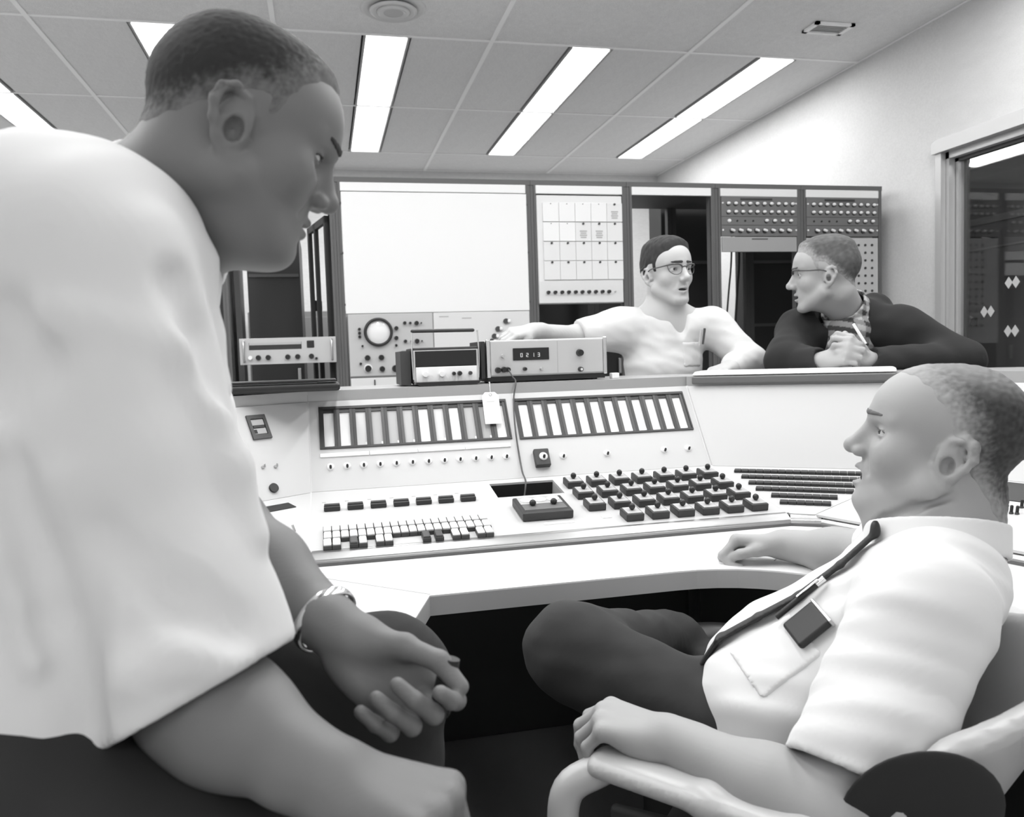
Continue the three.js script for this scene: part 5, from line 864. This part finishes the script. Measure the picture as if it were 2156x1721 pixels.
// ---------------------------------------------------------------- man standing behind the console
{
  const t = thing('person', 'standing man in white coat and glasses with one arm stretched out behind the console', 'person', V(0, 0, 0));
  const [f, u] = fwdUp(0.25, 0.967, -0.03, 0.03), S = 1.04, c = V(1.258, 1.462, -2.83);
  const H = headFrame(c, f, u, S), ho = {}, hf = headField({ eye: 0.0048, mouth: 0.0032, fat: -0.001, jaw: 0.97, nose: 0.002 });
  const nb = V(1.262, 1.318, -2.865), waist = V(1.25, 1.0, -2.85), side = V(0.94, 0, 0.33).normalize();
  const shR = V(1.095, 1.272, -2.90), elR = V(0.925, 1.245, -2.89), wrR = V(0.735, 1.268, -2.80), shL = V(1.435, 1.268, -2.82), elL = V(1.528, 1.135, -2.71), wrL = V(1.40, 1.122, -2.60);
  const handR = handPrims(wrR, V(-0.95, -0.05, 0.35), V(0.1, 0.9, 0.4), -1, [[0.4, 0.6, 0.3], [0.5, 0.7, 0.3], [0.55, 0.7, 0.3], [0.6, 0.7, 0.3]], [[0.035, 0.045, -0.012], [0.045, 0.075, -0.025], [0.042, 0.1, -0.035]], 1);
  const handL = handPrims(wrL, V(-0.85, -0.1, 0.5), V(-0.2, 0.95, 0.1), 1, [[0.3, 0.4, 0.2], [0.3, 0.4, 0.2], [0.3, 0.4, 0.2], [0.3, 0.4, 0.2]], [[0.035, 0.045, -0.012], [0.045, 0.075, -0.02], [0.042, 0.1, -0.025]], 1);
  const prims = [PH(H, hf), PC(H.w(0, -0.05, -0.035), nb, 0.052, 0.058, 0.025), PC(H.w(0, -0.075, 0.01), nb.clone().add(V(0, -0.02, 0.03)), 0.028, 0.033, 0.03), PT(nb.clone().add(V(0, -0.07, 0)), waist, side, 0.14, 0.08, 0.13, 0.09, 0.05), PC(nb, shR, 0.05, 0.05, 0.06), PC(nb, shL, 0.05, 0.05, 0.06), PC(shR, elR, 0.045, 0.042, 0.03), PC(elR, wrR, 0.042, 0.028, 0.03), ...handR, PC(shL, elL, 0.045, 0.042, 0.03), PC(elL, wrL, 0.042, 0.028, 0.03), ...handL];
  const skin = field(prims); prims.push(PEar(H, ho, -1), PEar(H, ho, 1)); const bf = field(prims);
  blob('body', bf, [headBox(H, 0.0035), [...around([H.w(0, -0.06, 0), nb], 0.09), 0.005], [...around([elR, wrR], 0.055), 0.006], handBox(handR, 0.004, 0.0038), handBox(handL, 0.004, 0.005), [...around([shR, shL, waist, elL, wrL], 0.1), 0.013]], M.skinPale, t);
  eyes(H, t, 0.25); mouthCavity(H, 0.0032, t);
  const region = (x, y, z) => { const ax = Math.abs(x), front = (z - 0.075 + (0.105 - y) * 0.30 + (ax > 0.045 ? (ax - 0.045) * 0.9 : 0)), side2 = (0.042 - y) + (z > -0.005 ? (z + 0.005) * 0.15 : (z + 0.005) * 1.0); return Math.max(front, Math.min(side2, Math.max(0.015 - y, Math.abs(z - 0.028) - 0.010))); };
  hairMesh(H, skin, region, (x, y, z) => 0.003 + 0.012 * sstep(0.06, 0.125, y) + 0.002 * nz(x * 60, y * 40, z * 90), M.hair, t, 0.0035, (x, y, z, r) => 0.018 + 0.012 * nz(x * 90, y * 60, z * 120));
  browMesh(H, hf, t, M.eyebrow, 0.0035, 1.1);
  glasses(H, t, mat(0.06, 0.3));
  const slR = PC(shR, shR.clone().lerp(elR, 0.92), 0.075, 0.066, 0.05), slL = [PC(shL, elL, 0.070, 0.062, 0.03), PC(elL, elL.clone().lerp(wrL, 0.9), 0.060, 0.050, 0.02)];
  const top = nb.clone().add(V(0, -0.06, 0)), trunk = [PT(top, V(1.25, 1.12, -2.86), side, 0.150, 0.09, 0.138, 0.095, 0.05), PT(V(1.25, 1.12, -2.86), V(1.25, 0.62, -2.90), side, 0.138, 0.095, 0.16, 0.12, 0.03), PC(nb.clone().add(V(0, -0.045, -0.005)), shR, 0.06, 0.07, 0.05), PC(nb.clone().add(V(0, -0.045, -0.005)), shL, 0.06, 0.07, 0.05)];
  const sf = field([...trunk, slR, ...slL]), cR = elR.clone().lerp(shR, 0.05), nR = elR.clone().sub(shR).normalize();
  const tip = nb.clone().add(V(0.03, -0.16, 0.14));
  const coat = (x, y, z) => { const a = x * 0.9 + z * 0.3; let d = sf(x, y, z) + nz(a * 7 + y * 14, y * 5 - a * 9, z * 6) * 0.005 + nz(a * 20 + y * 34, y * 12 - a * 16, z * 14) * 0.0035; if (slR.f(x, y, z) < 0.03) d = smax(d, (x - cR.x) * nR.x + (y - cR.y) * nR.y + (z - cR.z) * nR.z, 0.004); d = smax(d, 0.64 - y, 0.01);
    d = smax(d, -cap(x, y, z, nb.x, nb.y - 0.02, nb.z, H.w(0, -0.03, -0.01).x, H.w(0, -0.03, -0.01).y, H.w(0, -0.03, -0.01).z, 0.064, 0.066), 0.005);
    return smax(d, -cap(x, y, z, nb.x + 0.012, nb.y + 0.03, nb.z + 0.085, tip.x, tip.y, tip.z, 0.044, 0.004), 0.005); };
  blob('coat', coat, [[...around([shR, shL, elR, elL, wrL, V(1.25, 0.66, -2.88), nb], 0.13), 0.0065, 1.9]], M.coat, t);
  blob('undershirt', field([PT(nb.clone().add(V(0.005, -0.075, 0.02)), V(1.25, 1.12, -2.845), side, 0.055, 0.068, 0.07, 0.062, 0.03)], (d, x, y, z) => smax(d, -cap(x, y, z, nb.x, nb.y - 0.005, nb.z, H.w(0, -0.03, -0.01).x, H.w(0, -0.03, -0.01).y, H.w(0, -0.03, -0.01).z, 0.06, 0.064), 0.004)), [[...around([nb, V(1.25, 1.12, -2.85)], 0.13), 0.006]], M.white, t);
  blob('trousers', field([PC(V(1.17, 0.72, -2.90), V(1.16, 0.1, -2.92), 0.1, 0.06, 0.03), PC(V(1.33, 0.72, -2.87), V(1.35, 0.1, -2.88), 0.1, 0.06, 0.03)]), [[V(1.03, 0.02, -3.05), V(1.48, 0.85, -2.74), 0.014, 1.6]], M.trousers, t);
  for (const [x, z] of [[1.16, -2.88], [1.35, -2.84]]) part('shoe', new THREE.SphereGeometry(1, 20, 12).scale(0.05, 0.05, 0.13), M.belt, t, V(x, 0.05, z));
  const pk = V(1.325, 1.212, -2.728);
  blob('pocket', (x, y, z) => Math.max(coat(x, y, z) - 0.003, Math.abs(x - pk.x) - 0.04, Math.abs(y - pk.y + 0.045) - 0.045, -2.82 - z), [[...around([pk, pk.clone().add(V(0, -0.09, 0))], 0.06), 0.005]], M.coat, t);
  for (const [dx, dy, m, r, l] of [[0, 0, M.panelGrey, 0.0045, 'pale grey pen in the breast pocket of the white coat'], [0.014, 0.004, M.bezelSide, 0.004, 'darker pen in the breast pocket of the white coat']]) { const pen = thing('pen', l, 'pen', pk.clone().add(V(0.012 + dx, 0.012 + dy, 0.006))); part('barrel', cyl(r, r, 0.05, 10), m, pen); part('cap', cyl(r * 1.1, r * 1.1, 0.014, 10), m, pen, V(0, 0.026, 0)); pen.rotation.z = -0.15; }
}
// ---------------------------------------------------------------- man leaning on the right ledge
{
  const t = thing('person', 'man in dark cardigan and plaid shirt leaning on the ledge with clasped hands', 'person', V(0, 0, 0));
  const [f, u] = fwdUp(-0.827, -0.562, -0.06, 0.0), S = 1.04, ear = V(1.643, 1.413, -2.413), X = u.clone().cross(f).normalize(), c = ear.clone().addScaledVector(X, -0.0715 * S);
  const H = headFrame(c, f, u, S), ho = {}, hf = headField({ eye: 0.003, mouth: 0.004, fat: -0.001, jaw: 0.98, nose: 0.003 });
  const nb = V(1.795, 1.285, -2.50), hip = V(1.98, 0.93, -2.72), left = V(0.809, 0, 0.588), fwd = V(-0.56, -0.25, 0.78).normalize();
  const shL = V(1.925, 1.225, -2.39), elL = V(2.02, 1.118, -2.235), wrL = V(1.675, 1.128, -2.245), shR = V(1.665, 1.235, -2.60), elR = V(1.53, 1.14, -2.475), wrR = V(1.555, 1.130, -2.31);
  const handR = handPrims(wrR, V(0.35, 0.28, 0.72), V(-0.75, 0.45, 0.3), -1, [[0.7, 1.0, 0.5], [0.8, 1.1, 0.5], [0.9, 1.1, 0.5], [0.9, 1.1, 0.5]], [[0.03, 0.05, -0.02], [0.036, 0.08, -0.03], [0.02, 0.1, -0.035]], 0.98);
  const handL = handPrims(wrL, V(-0.65, 0.55, 0.05), V(0.25, 0.3, 0.9), 1, [[0.8, 1.1, 0.5], [0.9, 1.2, 0.5], [0.95, 1.2, 0.5], [1.0, 1.2, 0.5]], [[0.035, 0.05, -0.012], [0.045, 0.078, -0.02], [0.045, 0.105, -0.02]], 0.98);
  const prims = [PH(H, hf), PC(H.w(0, -0.05, -0.038), nb, 0.053, 0.058, 0.025), PC(H.w(0, -0.078, 0.015), nb.clone().addScaledVector(fwd, 0.02), 0.028, 0.036, 0.03), PT(nb.clone().add(V(0.03, -0.12, -0.03)), hip, left, 0.10, 0.06, 0.12, 0.08, 0.02), PC(nb.clone().add(V(0.02, -0.085, -0.02)), shL, 0.04, 0.045, 0.02), PC(nb.clone().add(V(0.02, -0.085, -0.02)), shR, 0.04, 0.045, 0.02), PC(shL, elL, 0.042, 0.04, 0.03), PC(elL, wrL, 0.04, 0.028, 0.03), PC(shR, elR, 0.042, 0.04, 0.03), PC(elR, wrR, 0.04, 0.028, 0.03), ...handR, ...handL];
  const skin = field(prims); prims.push(PEar(H, ho, -1), PEar(H, ho, 1)); const bf = field(prims);
  blob('body', bf, [headBox(H, 0.0035), [...around([H.w(0, -0.06, 0), nb], 0.09), 0.005], handBox(handR, 0.004, 0.0034), handBox(handL, 0.004, 0.0034), [...around([shR, shL, hip, elL, elR, wrL, wrR], 0.09), 0.013]], M.skin, t);
  eyes(H, t, 0); mouthCavity(H, 0.004, t); browMesh(H, hf, t, mat(0.12, 0.9), 0.0035);
  const region = (x, y, z) => { const ax = Math.abs(x), front = (z - 0.078 + (0.105 - y) * 0.32 + (ax > 0.03 ? (ax - 0.03) * 0.7 : 0)), side2 = (0.045 - y) + (z > -0.005 ? (z + 0.005) * 0.35 : (z + 0.005) * 1.0); return Math.max(front, Math.min(side2, Math.max(0.015 - y, Math.abs(z - 0.03) - 0.012))) + 0.004 * nz(x * 60, y * 60, z * 60); };
  hairMesh(H, skin, region, (x, y, z) => 0.002 + 0.012 * sstep(0.07, 0.125, y) + 0.0015 * nz(x * 120, y * 120, z * 120), M.hair, t, 0.0035, (x, y, z, r) => { const dens = sstep(0.008, -0.03, r + 0.01 * nz(x * 160, y * 160, z * 160)); return 0.33 + (0.07 - 0.33) * dens + 0.03 * nz(x * 70, y * 70, z * 70); });
  glasses(H, t, mat(0.05, 0.3), false);
  // plaid shirt: collar and front
  const plaid = (x, y, z) => { const a = (x * 0.8 - z * 0.6) * 55, b = (y + x * 0.3) * 55, s = (v) => (Math.sin(v * Math.PI) > 0.1 ? 1 : 0); return 0.42 - 0.19 * s(a) - 0.19 * s(b); };
  const shirtF = field([PT(nb.clone().add(V(0.0, -0.05, 0)).addScaledVector(fwd, 0.01), nb.clone().add(V(0.04, -0.24, -0.05)), left, 0.092, 0.088, 0.12, 0.112, 0.03)], (d, x, y, z) => smax(d, -cap(x, y, z, nb.x, nb.y - 0.01, nb.z, H.w(0, -0.03, -0.01).x, H.w(0, -0.03, -0.01).y, H.w(0, -0.03, -0.01).z, 0.064, 0.066), 0.004));
  const nd = H.w(0, -0.04, -0.015).sub(nb).normalize();
  const colF = (x, y, z) => { const q = cap(x, y, z, nb.x - nd.x * 0.06, nb.y - nd.y * 0.06, nb.z - nd.z * 0.06, nb.x + nd.x * 0.1, nb.y + nd.y * 0.1, nb.z + nd.z * 0.1, 0.081, 0.074); const s = (x - nb.x) * nd.x + (y - nb.y) * nd.y + (z - nb.z) * nd.z; return smax(Math.abs(q) - 0.004, Math.abs(s - 0.010) - 0.042, 0.004); };
  const plaidMesh = blob('plaid_shirt', (x, y, z) => Math.min(shirtF(x, y, z), colF(x, y, z)), [[...around([nb, nb.clone().add(V(0.05, -0.12, 0))], 0.15), 0.0035, 1.8]], M.tint, t, plaid);
  const slv = [PC(shL, elL, 0.075, 0.068, 0.05), PC(elL, wrL, 0.064, 0.046, 0.03), PC(shR, elR, 0.075, 0.066, 0.05), PC(elR, wrR, 0.064, 0.044, 0.03)];
  const trunk = [PT(nb.clone().add(V(0.025, -0.06, -0.03)), hip, left, 0.15, 0.10, 0.16, 0.115, 0.05), PC(nb.clone().add(V(0.055, -0.005, 0)), V(1.90, 1.285, -2.52), 0.068, 0.08, 0.05), PC(nb.clone().add(V(0.025, -0.03, 0)), shL, 0.062, 0.075, 0.05), PC(nb.clone().add(V(0.025, -0.03, 0)), shR, 0.062, 0.075, 0.05)];
  const sf = field([...trunk, ...slv]); const vt = nb.clone().addScaledVector(fwd, 0.10), vb = nb.clone().add(V(0.02, -0.14, -0.02)).addScaledVector(fwd, 0.125);
  const card = (x, y, z) => { let d = sf(x, y, z) + nz(x * 16, y * 16, z * 16) * 0.007; d = smax(d, -cap(x, y, z, nb.x, nb.y - 0.03, nb.z, H.w(0, -0.03, -0.01).x, H.w(0, -0.03, -0.01).y, H.w(0, -0.03, -0.01).z, 0.084, 0.080), 0.005); d = smax(d, -cap(x, y, z, vt.x, vt.y, vt.z, vb.x, vb.y, vb.z, 0.056, 0.030), 0.006); d = smax(d, 1.1035 - y - Math.max(0, ((x - 1.579) * 0.588 + (z + 2.38) * -0.809) - 0.02) * 6, 0.004); return smax(d, -Math.min(sph(x, y, z, handR.P(0, 0.04, 0).x, handR.P(0, 0.04, 0).y, handR.P(0, 0.04, 0).z, 0.055), sph(x, y, z, handL.P(0, 0.04, 0).x, handL.P(0, 0.04, 0).y, handL.P(0, 0.04, 0).z, 0.055)), 0.003); };
  blob('cardigan', card, [[...around([shL, shR, elL, elR, wrL, wrR, hip, nb], 0.14), 0.0065, 1.9]], M.cardigan, t);
  blob('trousers', field([PC(V(2.06, 0.90, -2.66), V(2.06, 0.1, -2.64), 0.1, 0.06, 0.03), PC(V(1.92, 0.90, -2.78), V(1.93, 0.1, -2.78), 0.1, 0.06, 0.03)]), [[V(1.75, 0.02, -2.98), V(2.22, 1.05, -2.5), 0.014, 1.6]], M.trousers, t);
  for (const [x, z] of [[2.02, -2.62], [1.89, -2.76]]) part('shoe', new THREE.SphereGeometry(1, 20, 12).scale(0.13, 0.05, 0.05), M.belt, t, V(x, 0.05, z));
  const pp = handR.joints[0][1]; const pen = thing('pencil', 'short white pencil held up between the clasped hands of the man in the cardigan', 'pencil', pp.clone().add(V(0, 0.02, 0.005))); part('shaft', cyl(0.0045, 0.0045, 0.075, 10), M.keyWhite, pen, V(0, 0.015, 0)); pen.rotation.z = 0.6;
}
renderer.render(scene, camera);
